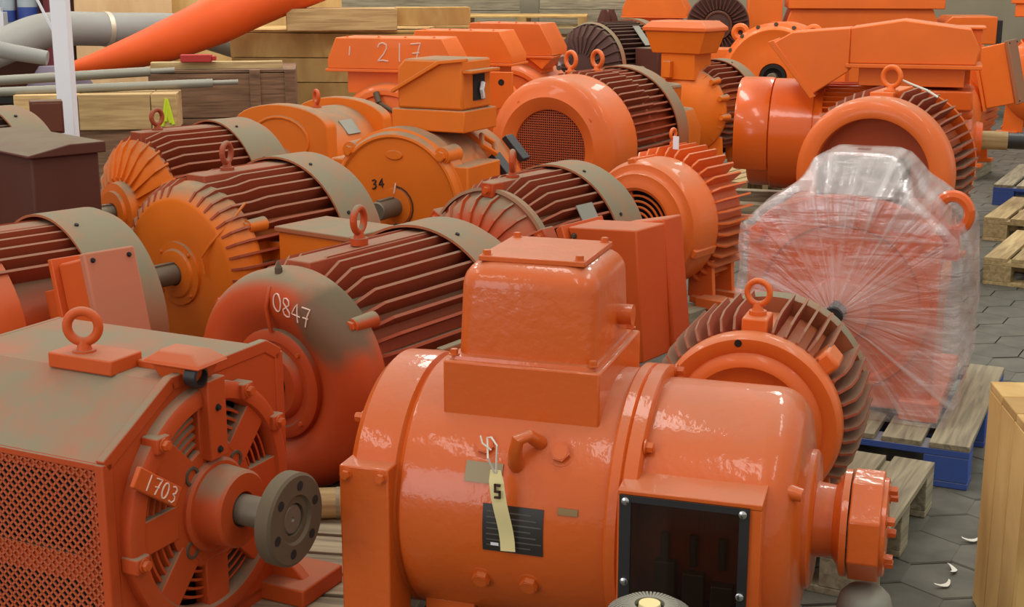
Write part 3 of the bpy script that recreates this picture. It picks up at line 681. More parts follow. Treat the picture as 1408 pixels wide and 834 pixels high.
# ------------------------------------------------------------------ finned motors whose drive end faces the aisle
def fin_prof(R, L, rear=0.0, front=-0.05, ch=0.07, k=1.06, inner=0.82):
    return [(front - 0.005, inner * R), (front, inner * R + .012), (front - ch * 0.45, R * 0.97), (front - ch, k * R), (-L + rear, k * R), (-L + rear, inner * R)]
def bell_fn(prof, z0):
    """point on a lathed end bell at offset (y, z) from the axis"""
    def fn(y, z):
        r = math.hypot(y, z)
        for (xa, ra), (xb, rb) in zip(prof, prof[1:]):
            if min(ra, rb) <= r <= max(ra, rb) and abs(ra - rb) > 1e-6:
                return (xa + (xb - xa) * (r - ra) / (rb - ra) + .002, y, z0 + z)
        return (prof[0][0] + .002, y, z0 + z)
    return fn
def motor_B():
    R = .318; L = .70; z0 = .462
    t = motor_root('red-orange finned motor with smooth domed end bell chalked 0847', -.66, 3.78, 34)
    obj('body', MB().lathe([(-.05, .86 * R), (-L - .05, .86 * R), (-L - .05, 0)], z0, 64), 'red', t)
    prof = [(-.10, .93 * R), (-.085, 1.02 * R), (-.03, 1.02 * R), (-.0, .99 * R), (.022, .93 * R), (.034, .84 * R), (.036, .74 * R), (.032, .66 * R), (.018, .58 * R), (.006, .52 * R), (.0, .48 * R), (.0, 0)]
    obj('end_bell', MB().lathe(prof, z0, 96), 'redstain', t)
    obj('bearing_cap', MB().lathe([(-.01, .50 * R), (.022, .50 * R), (.028, .47 * R), (.028, .40 * R), (.022, .385 * R), (.020, .33 * R), (.034, .31 * R), (.040, .28 * R), (.036, .16 * R), (.02, .15 * R), (.02, 0)], z0, 72), 'red', t)
    bolts(t, [(.026, .44 * R * math.cos(a), z0 + .44 * R * math.sin(a)) for a in (.8, 2.35, 3.9, 5.5)], (1, 0, 0), .007, .008, 'redlight')
    shaft(t, z0, .01, .16, .036)
    obj('grease_pipe', MB().tube([(.03, 0, z0 + .49 * R), (.046, 0, z0 + .72 * R), (.028, 0, z0 + .88 * R), (.0, 0, z0 + .955 * R), (-.01, 0, z0 + 1.02 * R)], .006, 8), 'red', t)
    obj('grease_nipple', MB().cyl((-.01, 0, z0 + .99 * R), (-.01, 0, z0 + 1.045 * R), .011, seg=12).cyl((-.01, 0, z0 + 1.045 * R), (-.01, 0, z0 + 1.11 * R), .010, .001, 12), 'rust', t)
    fn = bell_fn(prof, z0)
    chalk(t, '0847', lambda u, v: fn(.02 + u * .92 + .0, .70 * R - .26 * u + v), .052, .72, .0022)
    fins(t, z0, fin_prof(R, L, 0, -.085, .085, 1.08), 44, 'fin', .009, a0=2, skip=((84, 96),))
    obj('spine', MB().box(-L + .02, -.09, -.045, .045, z0 + .82 * R, z0 + 1.06 * R), 'fin', t, .004)
    for a in (38, 142): 
        aa = math.radians(a); p = Vector((-.06, .99 * R * math.cos(aa), z0 + .99 * R * math.sin(aa)))
        obj('bell_lug', MB().cyl(p + Vector((-.06, 0, 0)), p + Vector((.03, 0, 0)), .025, .022, 14), 'red', t); obj('bolt', MB().hexb(p + Vector((.03, 0, 0)), (1, 0, 0), .016, .016), 'redlight', t)
    rear_cowl(t, z0, R, L, ln=.16)
    eyebolt(t, -.36, 0, z0 + 1.10 * R, .036, .011, 0.25, 'red')
    feet(t, z0, R, L, 'red')
    side_box(t, z0, -.42, -8, 1.10 * R, .12, .10, .12, 'cowl', name='terminal_box')
motor_B()

def motor_M3():
    R = .335; L = .59; z0 = .508
    t = motor_root('amber-orange finned motor with flat round end plate and bare stub shaft', -1.24, 5.04, 36)
    obj('body', MB().lathe([(-.08, .86 * R), (-L - .05, .86 * R), (-L - .05, 0)], z0, 64), 'amber', t)
    prof = [(-.12, .97 * R), (-.09, 1.0 * R), (-.03, .95 * R), (.0, .84 * R), (.006, .80 * R), (.006, .36 * R), (.0, 0)]
    obj('end_bell', MB().lathe(prof, z0, 80), 'amber', t)
    obj('bearing_cap', MB().lathe([(.0, .36 * R), (.016, .355 * R), (.018, .28 * R), (.026, .26 * R), (.030, .2 * R), (.03, .13 * R), (.015, .12 * R), (.015, 0)], z0, 56), 'amber', t)
    bolts(t, [(.017, .32 * R * math.cos(a), z0 + .32 * R * math.sin(a)) for a in (.8, 2.35, 3.9, 5.5)], (1, 0, 0), .006, .007, 'amber')
    shaft(t, z0, .01, .16, .040)
    fins(t, z0, [(-.0, .85 * R), (-.022, .96 * R), (-.07, 1.03 * R), (-.17, 1.04 * R), (-.24, 1.08 * R), (-L, 1.08 * R), (-L, .8 * R)], 44, 'fin', .009, a0=1, skip=((82, 98),))
    obj('grease_pipe', MB().tube([(.02, .16, z0 + .02), (.022, .15, z0 - .02 + .10), (.012, .19, z0 + .13), (.0, .225, z0 + .17), (-.05, .245, z0 + .22), (-.12, .24, z0 + .27)], .005, 8), 'amber', t)
    obj('spine', MB().box(-L + .02, -.10, -.05, .05, z0 + .82 * R, z0 + 1.06 * R), 'fin', t, .004)
    for a in (35, 145):
        aa = math.radians(a); p = Vector((-.10, .98 * R * math.cos(aa), z0 + .98 * R * math.sin(aa)))
        obj('bell_lug', MB().cyl(p + Vector((-.08, 0, 0)), p + Vector((.0, 0, 0)), .028, .024, 14), 'amber', t); obj('bolt', MB().hexb(p, (1, 0, 0), .018, .016), 'amber', t)
    rear_cowl(t, z0, R, L, ln=.17)
    eyebolt(t, -.26, 0, z0 + 1.06 * R, .036, .011, 0.35, 'fin')
    feet(t, z0, R, L, 'amber')
    obj('nameplate', MB().ext([(-.52, -.04), (-.40, -.04), (-.40, .04), (-.52, .04)], (0, 1.12 * R * math.cos(.2), z0 + 1.12 * R * math.sin(.2)), (1, 0, 0), (0, -math.sin(.2), math.cos(.2)), (0, math.cos(.2), math.sin(.2)), .004), 'plate', t)
    bx = obj('terminal_box', MB().box(-.40, -.15, 1.12 * R, 1.12 * R + .34, z0 - .10, z0 + .175), 'amber', t, .006)
    obj('lid', MB().box(-.412, -.138, 1.12 * R - .01, 1.12 * R + .355, z0 + .175, z0 + .195), 'cowl', bx, .004)
    obj('lid_bolt', MB().hexb((-.2, 1.12 * R + .355, z0 + .15), (0, 1, 0), .012, .014), 'amber', bx)
    obj('neck', MB().box(-.36, -.2, .8 * R, 1.12 * R + .01, z0 - .08, z0 + .12), 'amber', bx)
motor_M3()

def motor_M4():
    R = .342; L = .59; z0 = .512
    t = motor_root('dusty orange finned motor with ribbed cone end bell beside the dark brown terminal box', -1.82, 6.36, 43)
    obj('body', MB().lathe([(-.08, .84 * R), (-L - .05, .84 * R), (-L - .05, 0)], z0, 56), 'amber', t)
    obj('end_bell', MB().lathe([(-.12, .93 * R), (-.10, .95 * R), (-.05, .75 * R), (-.01, .42 * R), (.03, .40 * R), (.035, .30 * R), (.05, .29 * R), (.05, .14 * R), (.04, .13 * R), (.04, 0)], z0, 64), 'amber', t)
    fins(t, z0, [(-.01, .42 * R), (.0, .47 * R), (-.06, .86 * R), (-.11, 1.0 * R), (-.13, .8 * R), (-.06, .5 * R)], 26, 'amber', .011, a0=3, name='rib')
    fins(t, z0, [(-.10, .82 * R), (-.11, 1.0 * R), (-.19, 1.08 * R), (-L, 1.08 * R), (-L, .8 * R)], 46, 'fin', .010, skip=((84, 96),))
    shaft(t, z0, .03, .17, .038)
    obj('spine', MB().box(-L + .02, -.10, -.045, .045, z0 + .82 * R, z0 + 1.06 * R), 'fin', t, .004)
    rear_cowl(t, z0, R, L, ln=.17)
    eyebolt(t, -.22, 0, z0 + 1.05 * R, .034, .011, 0.2, 'fin')
    feet(t, z0, R, L, 'amber')
    for a in (20,):
        aa = math.radians(a); p = Vector((-.12, .98 * R * math.cos(aa), z0 + .98 * R * math.sin(aa)))
        obj('bell_lug', MB().cyl(p + Vector((-.06, 0, 0)), p + Vector((.02, 0, 0)), .026, .022, 14), 'amber', t)
motor_M4()

def motor_M8():
    R = .31; L = .56; z0 = .475
    t = motor_root('dusty orange finned motor with ribbed dome and wedge-shaped terminal box, behind the tall housing', -.13, 5.29, 37)
    obj('body', MB().lathe([(-.05, .84 * R), (-L - .05, .84 * R), (-L - .05, 0)], z0, 56), 'red', t)
    obj('end_bell', MB().lathe([(-.10, .95 * R), (-.07, .95 * R), (-.06, .90 * R), (-.02, .84 * R), (.02, .70 * R), (.045, .5 * R), (.05, .35 * R), (.07, .34 * R), (.07, .15 * R), (.05, 0)], z0, 72), 'red', t)
    fins(t, z0, [(.052, .36 * R), (.062, .40 * R), (.056, .52 * R), (.032, .72 * R), (-.008, .87 * R), (-.055, .93 * R), (-.06, .85 * R), (.0, .6 * R)], 24, 'red', .010, a0=4, name='rib')
    fins(t, z0, fin_prof(R, L, 0, -.075, .13, 1.09), 44, 'fin', .009, skip=((85, 95),))
    obj('ridge_ring', MB().lathe([(-.10, .97 * R), (-.06, .99 * R), (-.055, .95 * R)], z0, 72), 'cowl', t)
    shaft(t, z0, .05, .2, .034)
    obj('spine', MB().box(-L + .02, -.10, -.04, .04, z0 + .82 * R, z0 + 1.06 * R), 'fin', t, .004)
    for a in (28, 88, 148):
        aa = math.radians(a); p = Vector((-.09, .97 * R * math.cos(aa), z0 + .97 * R * math.sin(aa)))
        lg = obj('bell_lug', MB().box(-.02, .05, -.03, .03, -.03, .03), 'red', t, .006, loc=p, rot=(aa - PI / 2, 0, 0)); obj('bolt', MB().hexb((.05, 0, 0), (1, 0, 0), .014, .014), 'redlight', lg)
    rear_cowl(t, z0, R, L, ln=.16)
    eyebolt(t, -.22, 0, z0 + 1.06 * R, .036, .012, 0.55, 'red')
    a = math.radians(30); N = Vector((0, math.cos(a), math.sin(a))); T = Vector((0, -math.sin(a), math.cos(a)))
    obj('nameplate', obox(Vector((-.34, 0, z0)) + N * 1.10 * R, (1, 0, 0), N, T, (-.055, .055), (0, .004), (-.07, .07)), 'plate', t)
    feet(t, z0, R, L, 'red')
    # wedge terminal box on the right
    zt, zb = z0 + .20, z0 - .29
    poly = [(.40, zt), (.70, zt + .02), (.74, zb + .02), (.60, zb)]
    b = obj('terminal_box', MB().ext(poly, (-.03, 0, 0), (0, 1, 0), (0, 0, 1), (-1, 0, 0), .20), 'redlight', t, .006)
    obj('lid', MB().ext([(.49, zt - .01), (.695, zt + .035), (.755, zb + .03), (.69, zb + .01)], (-.23, 0, 0), (0, 1, 0), (0, 0, 1), (-1, 0, 0), .13), 'redlight', b, .008)
    obj('flange', MB().ext([(.365, zt - .01), (.39, zt + .01), (.60, zb - .005), (.575, zb - .02)], (.0, 0, 0), (0, 1, 0), (0, 0, 1), (-1, 0, 0), .28), 'redlight', b, .004)
    obj('neck', MB().box(-.26, -.06, .8 * R, .52, z0 - .1, z0 + .08), 'redlight', b)
    bolts(b, [(-.03, .43, zt - .03), (-.03, .61, zb + .03)], (1, 0, 0), .009, .009, 'rust')
motor_M8()

def motor_M2():
    R = .32; L = .71; z0 = .485
    t = motor_root('orange finned motor with tilted flat-lidded terminal box behind the mesh-sided motor', -1.94, 3.88, 43)
    obj('body', MB().lathe([(-.05, .86 * R), (-L - .05, .86 * R), (-L - .05, 0)], z0, 56), 'red', t)
    obj('end_bell', MB().lathe([(-.12, .96 * R), (-.07, .98 * R), (-.01, .9 * R), (.02, .7 * R), (.02, 0)], z0, 64), 'red', t)
    fins(t, z0, fin_prof(R, L, 0, -.12, .08, 1.07), 46, 'fin', .009, skip=((84, 96), (-8, 40)))
    obj('spine', MB().box(-L + .02, -.10, -.045, .045, z0 + .82 * R, z0 + 1.05 * R), 'fin', t, .004)
    obj('terminal_saddle', MB().lathe([(-.16, .9 * R), (-.16, 1.04 * R), (-.40, 1.04 * R), (-.40, .9 * R)], z0, 48), 'redlight', t)
    rear_cowl(t, z0, R, L, ln=.17)
    feet(t, z0, R, L, 'red')
    bx = side_box(t, z0, -.53, 15, 1.12 * R + .12, .07, .15, .17, 'redlight', 'pinkdust')
motor_M2()

def motor_M1():
    R = .40; L = .76; z0 = .60
    t = motor_root('dark brown finned motor with large maroon terminal box at the hall side', -2.70, 5.29, 46)
    obj('body', MB().lathe([(-.05, .86 * R), (-L - .05, .86 * R), (-L - .05, 0), ], z0, 56), 'brown', t)
    obj('end_bell', MB().lathe([(-.12, .96 * R), (-.07, .98 * R), (-.01, .9 * R), (.02, .7 * R), (.02, 0)], z0, 56), 'brown', t)
    fins(t, z0, fin_prof(R, L, 0, -.12, .08, 1.07), 44, 'maroonfin', .010)
    rear_cowl(t, z0, R, L, ln=.12, lip=.05)
    feet(t, z0, R, L, 'brown')
    bx = obj('terminal_box', MB().box(-.68, -.42, .36, 1.01, z0 - .12, z0 + .36), 'maroon', t, .008)
    obj('lid', MB().ext([(-.70, z0 + .36), (-.40, z0 + .36), (-.40, z0 + .37), (-.56, z0 + .40), (-.70, z0 + .40)], (0, .34, 0), (1, 0, 0), (0, 0, 1), (0, 1, 0), .69), 'maroon', bx, .004)
    obj('neck', MB().box(-.62, -.46, .7 * R, .44, z0 - .08, z0 + .25), 'maroon', bx)
    obj('cable_gland', MB().cyl((-.40, .47, z0 + .30), (-.36, .47, z0 + .30), .025), 'black', bx)
motor_M1()
jb = tag(empty('junction_box_stand', (-2.22, 6.62, 0), math.radians(20)), 'small brown junction box on a stand in front of the white post', 'junction box')
obj('stand_pole', MB().cyl((0, 0, 0), (0, 0, .86), .022, seg=12), 'brown', jb)
obj('base_plate', MB().box(-.08, .08, -.08, .08, 0, .012), 'brown', jb)
jc = obj('case', MB().box(-.075, .075, -.05, .05, .85, 1.005), 'brown', jb, .006)
obj('door', MB().box(-.066, .066, -.056, -.05, .86, .995), 'brown', jc, .003)

# ------------------------------------------------------------------ motors whose fan cowl faces the aisle
def front_cowl(root, z0, R, mat, open_r, depth=.16, lip=.02, bulge=.0, seg=80):
    pr = [(-depth, R - .012), (-depth, R), (-.06, R), (-.035, R * .985), (-.012, R * .94), (0, R * .86)]
    if bulge: pr += [(bulge, (R * .86 + open_r) / 2 + .01)]
    pr += [(lip * .3, open_r + .012), (-.002, open_r), (-.03, open_r - .004)]
    return obj('fan_cowl', MB().lathe(pr, z0, seg), mat, root)
def wire_guard(root, z0, r, x, mat, step=.012):
    obj('fan_recess', MB().lathe([(x - .05, r * 1.05), (x - .055, 0)], z0, 40), 'dark', root)
    mb = MB(); n = int(r / step)
    for i in range(-n, n + 1):
        h = math.sqrt(max(0, r * r - (i * step) ** 2))
        if h < .01: continue
        for m_ in (0, 1):
            w = .0023
            if m_ == 0: mb.box(x - .002, x, -h, h, z0 + i * step - w, z0 + i * step + w)
            else: mb.box(x - .004, x - .002, i * step - w, i * step + w, z0 - h, z0 + h)
    obj('wire_guard', mb, mat, root, ang=0, kind='stuff')

def motor_D():
    R = .252; L = .39; z0 = .412 - ZB
    t = motor_root('dusty orange motor with dished cowl and radial fins between glossy motor and plastic-wrapped one', .63, 3.54, 20, ZB)
    obj('body', MB().lathe([(-.05, .92 * R), (-L, .92 * R), (-L, 0)], z0, 64), 'pink', t)
    obj('end_shield', MB().lathe([(-.07, .96 * R), (-.05, 1.0 * R), (-.012, .985 * R), (.0, .95 * R), (.0, .84 * R), (-.006, .80 * R), (.012, .72 * R), (.014, .66 * R), (.0, .60 * R), (-.01, .5 * R), (-.01, 0)], z0, 96), 'pink', t)
    obj('oil_hole', MB().cyl((-.004, -.03, z0 + .90 * R), (.0025, -.03, z0 + .90 * R), .010), 'dark', t)
    prof = [(-.045, .9 * R), (-.05, 1.02 * R), (-.085, 1.13 * R), (-.15, 1.17 * R), (-L + .02, 1.17 * R), (-L + .02, .9 * R)]
    fins(t, z0, prof, 46, 'fin', .007, skip=((86, 94), (38, 46)))
    obj('rear_ring', MB().lathe([(-L + .03, .9 * R), (-L + .03, 1.10 * R), (-L - .04, 1.10 * R), (-L - .06, .9 * R), (-L - .06, 0)], z0, 64), 'cowl', t)
    a = math.radians(42); obj('fin_lug', MB().box(-.16, -.05, -.028, .028, .86 * R, 1.15 * R), 'pink', t, .01, loc=(0, 0, z0), rot=(a - PI / 2, 0, 0))
    obj('eyebolt_boss', MB().box(-.16, -.06, -.035, .035, z0 + .88 * R, z0 + 1.12 * R), 'pink', t, .006)
    eyebolt(t, -.11, 0, z0 + 1.12 * R, .032, .0085, 1.4, 'pink')
    feet(t, z0, R, L, 'pink', False)
    shaft(t, z0, -L - .2, -L - .05, .03)
motor_D()

def motor_M10():
    R = .30; L = .47; z0 = .468
    t = motor_root('bright orange motor with stepped cowl, slotted inlet and long radial fins on a timber pallet', .58, 6.23, 38)
    fr = .86
    obj('body', MB().lathe([(-.12, .9 * R), (-L, .9 * R), (-L, 0)], z0, 56), 'pink', t)
    obj('fan_cowl', MB().lathe([(-.20, .97 * R), (-.20, 1.0 * R), (-.05, 1.0 * R), (-.03, .98 * R), (-.012, .94 * R), (-.008, .86 * R), (.0, .82 * R), (.012, .80 * R), (.014, .72 * R), (.02, .68 * R), (.026, .60 * R), (.02, .555 * R), (.0, .55 * R), (-.03, .54 * R)], z0, 88), 'pink', t)
    obj('fan_recess', MB().lathe([(-.06, .56 * R), (-.065, 0)], z0, 40), 'dark', t)
    for i in range(5):
        r_ = .47 * R - i * .026; obj('guard_ring', MB().torus((.004, 0, z0), r_, .0055, (0, 1, 0), (0, 0, 1), 36, 6), 'pink', t)
    for a in (.3, PI / 2 + .3, PI + .3, 1.5 * PI + .3): obj('guard_spoke', MB().box(-.006, .002, -.007, .007, .05, .56 * R), 'pink', t, loc=(0, 0, z0), rot=(a, 0, 0))
    fins(t, z0, [(-.19, .85 * R), (-.20, 1.04 * R), (-.23, 1.13 * R), (-L, 1.13 * R), (-L - .02, 1.08 * R), (-L - .02, .85 * R)], 38, 'pink', .009, a0=3)
    obj('cowl_lug', MB().box(-.2, -.02, -.02, .02, .95 * R, 1.03 * R), 'pink', t, .004, loc=(0, 0, z0), rot=(math.radians(12), 0, 0))
    obj('cowl_lug', MB().box(-.2, -.02, -.02, .02, .95 * R, 1.03 * R), 'pink', t, .004, loc=(0, 0, z0), rot=(math.radians(-110), 0, 0))
    eyebolt(t, -.28, 0, z0 + 1.15 * R, .022, .008, 0.0, 'pink')
    obj('white_label', MB().box(-.25, -.246, .02, .05, z0 + 1.10 * R, z0 + 1.10 * R + .06), 'white', t)
    feet(t, z0, R, L, 'pink', True, (-.24, -.42), .1)
    obj('foot', MB().box(-.24, -.14, .75 * R, 1.25 * R, .09, .14), 'pink', t, .004)
motor_M10()

def motor_M9():
    R = .41; L = .62; z0 = .615
    t = motor_root('large dusty orange motor with round mesh fan inlet and two eyebolts', .21, 7.82, 31)
    obj('body', MB().lathe([(-.12, .88 * R), (-L - .3, .88 * R), (-L - .3, 0)], z0, 56), 'red', t)
    front_cowl(t, z0, R, 'pink', .56 * R, .30, .02, .03)
    wire_guard(t, z0, .57 * R, -.012, 'grille', .0135)
    fins(t, z0, [(-.28, .85 * R), (-.29, .99 * R), (-.31, 1.03 * R), (-L, 1.03 * R), (-L, .85 * R)], 54, 'fin', .010)
    fins(t, z0, [(-L - .02, .85 * R), (-L - .02, 1.0 * R), (-L - .26, 1.0 * R), (-L - .26, .85 * R)], 54, 'fin', .010, name='rear_fin')
    obj('rear_cowl', MB().lathe([(-L - .22, 1.02 * R), (-L - .22, 1.04 * R), (-L - .36, 1.04 * R), (-L - .37, 1.0 * R), (-L - .37, 0)], z0, 64), 'cowl', t)
    eyebolt(t, -.36, -.06, z0 + 1.0 * R, .045, .013, 1.2, 'pink'); eyebolt(t, -.52, .03, z0 + 1.0 * R, .045, .013, 1.2, 'pink')
    bolts(t, [(.005, .78 * R * math.cos(a), z0 + .78 * R * math.sin(a)) for a in (.6, 2.2, 3.9, 5.4)], (1, 0, 0), .014, .012, 'pink')
    feet(t, z0, R, L, 'red')
motor_M9()

def motor_F():
    R = .404; L = .61; z0 = .574
    t = motor_root('large orange motor with wide open fan cowl and ringed eyebolt behind the plastic wrap', 1.84, 7.06, 28)
    obj('body', MB().lathe([(-.12, .88 * R), (-L, .88 * R), (-L, 0)], z0, 56), 'far', t)
    front_cowl(t, z0, R, 'pink', .74 * R, .14, .01)
    obj('fan_recess', MB().lathe([(-.03, .735 * R), (-.14, .72 * R), (-.15, .6 * R), (-.16, 0)], z0, 56), 'grille', t)
    fins(t, z0, [(-.13, .85 * R), (-.14, 1.0 * R), (-.2, 1.07 * R), (-L, 1.07 * R), (-L, .85 * R)], 52, 'fin', .010, skip=((82, 98),))
    obj('spine', MB().box(-L, -.14, -.06, .06, z0 + .85 * R, z0 + 1.04 * R), 'far', t, .004)
    eyebolt(t, -.22, .03, z0 + 1.03 * R, .05, .013, 1.3, 'far')
    obj('tie_wire', MB().tube([(-.24, .06, z0 + 1.03 * R + .07), (-.26, .12, z0 + 1.05 * R + .035), (-.28, .2, z0 + 1.06 * R), (-.27, .26, z0 + .98 * R)], .006, 6), 'string', t)
    obj('rear_flange', MB().lathe([(-L - .02, .85 * R), (-L - .02, 1.02 * R), (-L - .06, 1.02 * R), (-L - .06, .7 * R), (-L - .12, .5 * R), (-L - .12, 0)], z0, 64), 'gloss2', t)
    feet(t, z0, R, L, 'far')
motor_F()

# ------------------------------------------------------------------ M6: amber round-faced motor with slanted-roof terminal box
def motor_M6():
    R = .365; L = .62; z0 = .537
    t = motor_root('amber motor with plain round face, stub shaft and slant-roofed terminal box on top', -.54, 6.36, 27)
    obj('body', MB().lathe([(-.012, .93 * R), (-.02, .99 * R), (-.10, 1.0 * R), (-.12, .96 * R), (-.30, .96 * R), (-.31, .93 * R), (-.40, .93 * R), (-.41, .98 * R), (-.47, .98 * R), (-.48, .94 * R), (-L, .94 * R), (-L, 0)], z0, 88), 'amber', t)
    prof = [(-.03, .97 * R), (-.005, .95 * R), (.012, .92 * R), (.014, .89 * R), (.004, .86 * R), (.006, .6 * R), (.006, 0)]
    obj('end_plate', MB().lathe(prof, z0, 88), 'amber', t)
    bc = obj('bearing_cap', MB().lathe([(.0, .24 * R), (.014, .235 * R), (.016, .16 * R), (.012, 0)], z0, 40), 'amber', t)
    shaft(t, z0, .01, .17, .044, 'steel')
    obj('oval_badge', MB().ext([(.045 * math.cos(a * PI / 12), .022 * math.sin(a * PI / 12)) for a in range(24)], (.004, 0, z0 + .66 * R), (0, 1, 0), (0, 0, 1), (1, 0, 0), .008), 'amber', t, .003)
    chalk(bc, '34', lambda u, v: (.0075, -.125 + u, z0 + .075 + v + .18 * u), .042, .95, .004, 'blackink', 'marker_number')
    obj('marker_ring', MB().tube([(.009, .265 * R * math.cos(a), z0 + .265 * R * math.sin(a)) for a in [1.5 - .32 * k for k in range(12)]], .0035, 5), 'blackink', bc)
    obj('chalk_tick', MB().tube([(.017, .0, z0 + .062), (.017, .006, z0 + .085), (.009, .006, z0 + .11)], .004, 5), 'chalk', bc)
    for s in (-1, 1):
        y0, y1 = sorted((s * .70 * R, s * 1.02 * R)); obj('side_block', MB().box(-.34, -.02, y0, y1, .12, z0 + .56 * R), 'amber', t, .008)
        p = (.0, s * .68 * R, z0 + .68 * R); obj('corner_lug', MB().cyl((-.12, p[1], p[2]), (.0, p[1], p[2]), .045, .04, 18), 'amber', t); obj('bolt', MB().hexb(p, (1, 0, 0), .024, .022), 'amber', t)
    # roof-shaped terminal box
    zb = z0 + .93 * R; bx0, bx1 = -.46, -.14; by0, by1 = -.10, .29
    b = obj('terminal_box', MB().box(bx0, bx1, by0, by1, zb, zb + .10), 'amber', t, .006)
    obj('upper_case', MB().ext([(by0 + .02, zb + .10), (by1 - .02, zb + .10), (by1 - .02, zb + .33), (by0 + .06, zb + .33), (by0 + .02, zb + .29)], (bx0 + .02, 0, 0), (0, 1, 0), (0, 0, 1), (1, 0, 0), bx1 - bx0 - .04), 'amber', b, .012)
    obj('roof_lip', MB().ext([(by0 + .0, zb + .17), (by0 + .26, zb + .31), (by1 + .01, zb + .325), (by1 + .01, zb + .34), (by0 + .25, zb + .326), (by0 - .005, zb + .186)], (bx1 - .022, 0, 0), (0, 1, 0), (0, 0, 1), (1, 0, 0), .024), 'amber', b, .003)
    obj('end_opening', MB().box(bx0 + .09, bx0 + .20, by1 - .022, by1 - .016, zb + .14, zb + .26), 'dark', b)
    obj('door_flap', MB().box(bx0 + .02, bx1 - .02, by1 - .02, by1 + .03, zb + .27, zb + .285), 'amber', b, .003)
    obj('torn_gasket', MB().tube([(bx0 + .12, by1 - .01, zb + .15), (bx0 + .15, by1, zb + .19), (bx0 + .13, by1 - .005, zb + .22)], .012, 6), 'white', b)
    # lifting bracket and black lug on the right shoulder
    for x in (-.31, -.45): pass
    a = math.radians(42); N = Vector((0, math.cos(a), math.sin(a))); T = Vector((0, -math.sin(a), math.cos(a))); O = Vector((-.36, 0, z0))
    obj('lifting_bracket', MB().torus(O + N * (R * .97 + .045), .055, .014, (1, 0, 0), T, 4, 8), 'amber', t)
    obj('black_strap', obox(O + N * .95 * R - T * .10, (1, 0, 0), N, T, (-.10, -.02), (0, .03), (-.09, .06)), 'black', t, .004)
    obj('black_strap', obox(O + N * .95 * R - T * .02, (1, 0, 0), N, T, (-.34, -.26), (0, .03), (-.09, .06)), 'black', t, .004)
    feet(t, z0, R, L, 'amber')
motor_M6()

# ------------------------------------------------------------------ M5: motor with square end plates
def motor_M5():
    R = .31; z0 = .52
    t = motor_root('amber motor with arched square end plates and small eyebolt', -1.30, 7.75, 30)
    def arch(w, top, sh): 
        return [(-w, .14), (w, .14), (w, sh)] + [(w * math.cos(a), sh + (top - sh) * math.sin(a)) for a in [PI * k / 14 for k in range(1, 14)]] + [(-w, sh)]
    obj('end_plate', MB().ext(arch(.33, z0 + R + .05, z0 + .24), (-.09, 0, 0), (0, 1, 0), (0, 0, 1), (1, 0, 0), .09), 'amber', t, .006)
    obj('end_plate', MB().ext(arch(.33, z0 + R + .05, z0 + .24), (-.62, 0, 0), (0, 1, 0), (0, 0, 1), (1, 0, 0), .08), 'amber', t, .006)
    obj('body', MB().lathe([(-.08, R * 1.02), (-.60, R * 1.02)], z0, 64), 'amber', t)
    obj('face_relief', MB().tube([(.0, .20 * math.cos(a), z0 + .16 + .13 * math.sin(a)) for a in [-.5 + k * .28 for k in range(15)]], .010, 8), 'amber', t)
    obj('face_relief', MB().tube([(.002, -.24, z0 + .14), (.004, -.14, z0 + .02), (.004, -.02, z0 + .05), (.004, .08, z0 - .01), (.004, .16, z0 + .10)], .009, 8), 'amber', t)
    obj('hub', MB().lathe([(.0, .12), (.03, .11), (.03, 0)], z0, 32), 'amber', t)
    eyebolt(t, -.34, 0, z0 + R * 1.0, .036, .011, 1.0, 'redlight')
    a = .75; obj('nameplate', obox(Vector((-.34, 0, z0)) + Vector((0, math.cos(a), math.sin(a))) * R * 1.015, (1, 0, 0), (0, math.cos(a), math.sin(a)), (0, -math.sin(a), math.cos(a)), (-.06, .06), (0, .006), (-.05, .05)), 'plate', t)
    for s in (-1, 1): obj('skid_rail', MB().box(-.66, .05, s * .27 - .05, s * .27 + .05, 0, .14), 'grey_timber', t)
motor_M5()

# ------------------------------------------------------------------ M7: three motors with long trapezoid terminal boxes (one chalked 217)
def trap_motor(label, X, Y, th, R, zc, w0, w1, hb, zb, mat='far', text=None, dep=.34, lidk=.82):
    t = motor_root(label, X, Y, th)
    z0 = zc
    obj('body', MB().lathe([(.0, .0), (.0, .75 * R), (-.04, .95 * R), (-.08, R), (-.55, R), (-.58, .9 * R), (-.58, 0)], z0, 64), mat, t)
    obj('end_ring', MB().lathe([(-.02, R * .9), (.012, R * .88), (.014, R * .80), (-.01, R * .78)], z0, 64), mat, t)
    # long box: front face (+X side), chamfered right end and shallow roof
    x1, x0 = -.06, -.06 - dep; zt = zb + hb
    poly = [(w0, zb), (w1, zb), (w1, zb + .25 * hb), (w1 - .42 * hb, zt), (w0 + .30 * hb, zt), (w0, zb + .3 * hb)]
    b = obj('terminal_box', MB().ext(poly, (x0, 0, 0), (0, 1, 0), (0, 0, 1), (1, 0, 0), dep), mat, t, .006)
    obj('box_rim', MB().box(x0 - .01, x1 + .012, w0 - .012, w1 + .012, zb - .018, zb), mat, b, .003)
    obj('box_neck', MB().box(x0 + .04, x1 - .04, w0 + .12, w1 - .10, z0 + .8 * R, zb - .018), mat, b)
    bolts(b, [(x1 - .03, w0 + .3 * hb + (w1 - w0 - .72 * hb) * f, zt) for f in (.1, .4, .65, .92)], (0, 0, 1), .008, .009, mat)
    if text:
        chalk(b, text, lambda u, v: (x1 + .002, w0 + .12 + u, zb + .05 + v), .115, .95, .005)
    feet(t, z0, R, .55, mat)
    return t
m7 = trap_motor('orange motor with long slope-ended terminal box chalked 217', -.80, 8.75, 14, .36, .56, -.40, .44, .195, 1.0, 'far', '| 217')
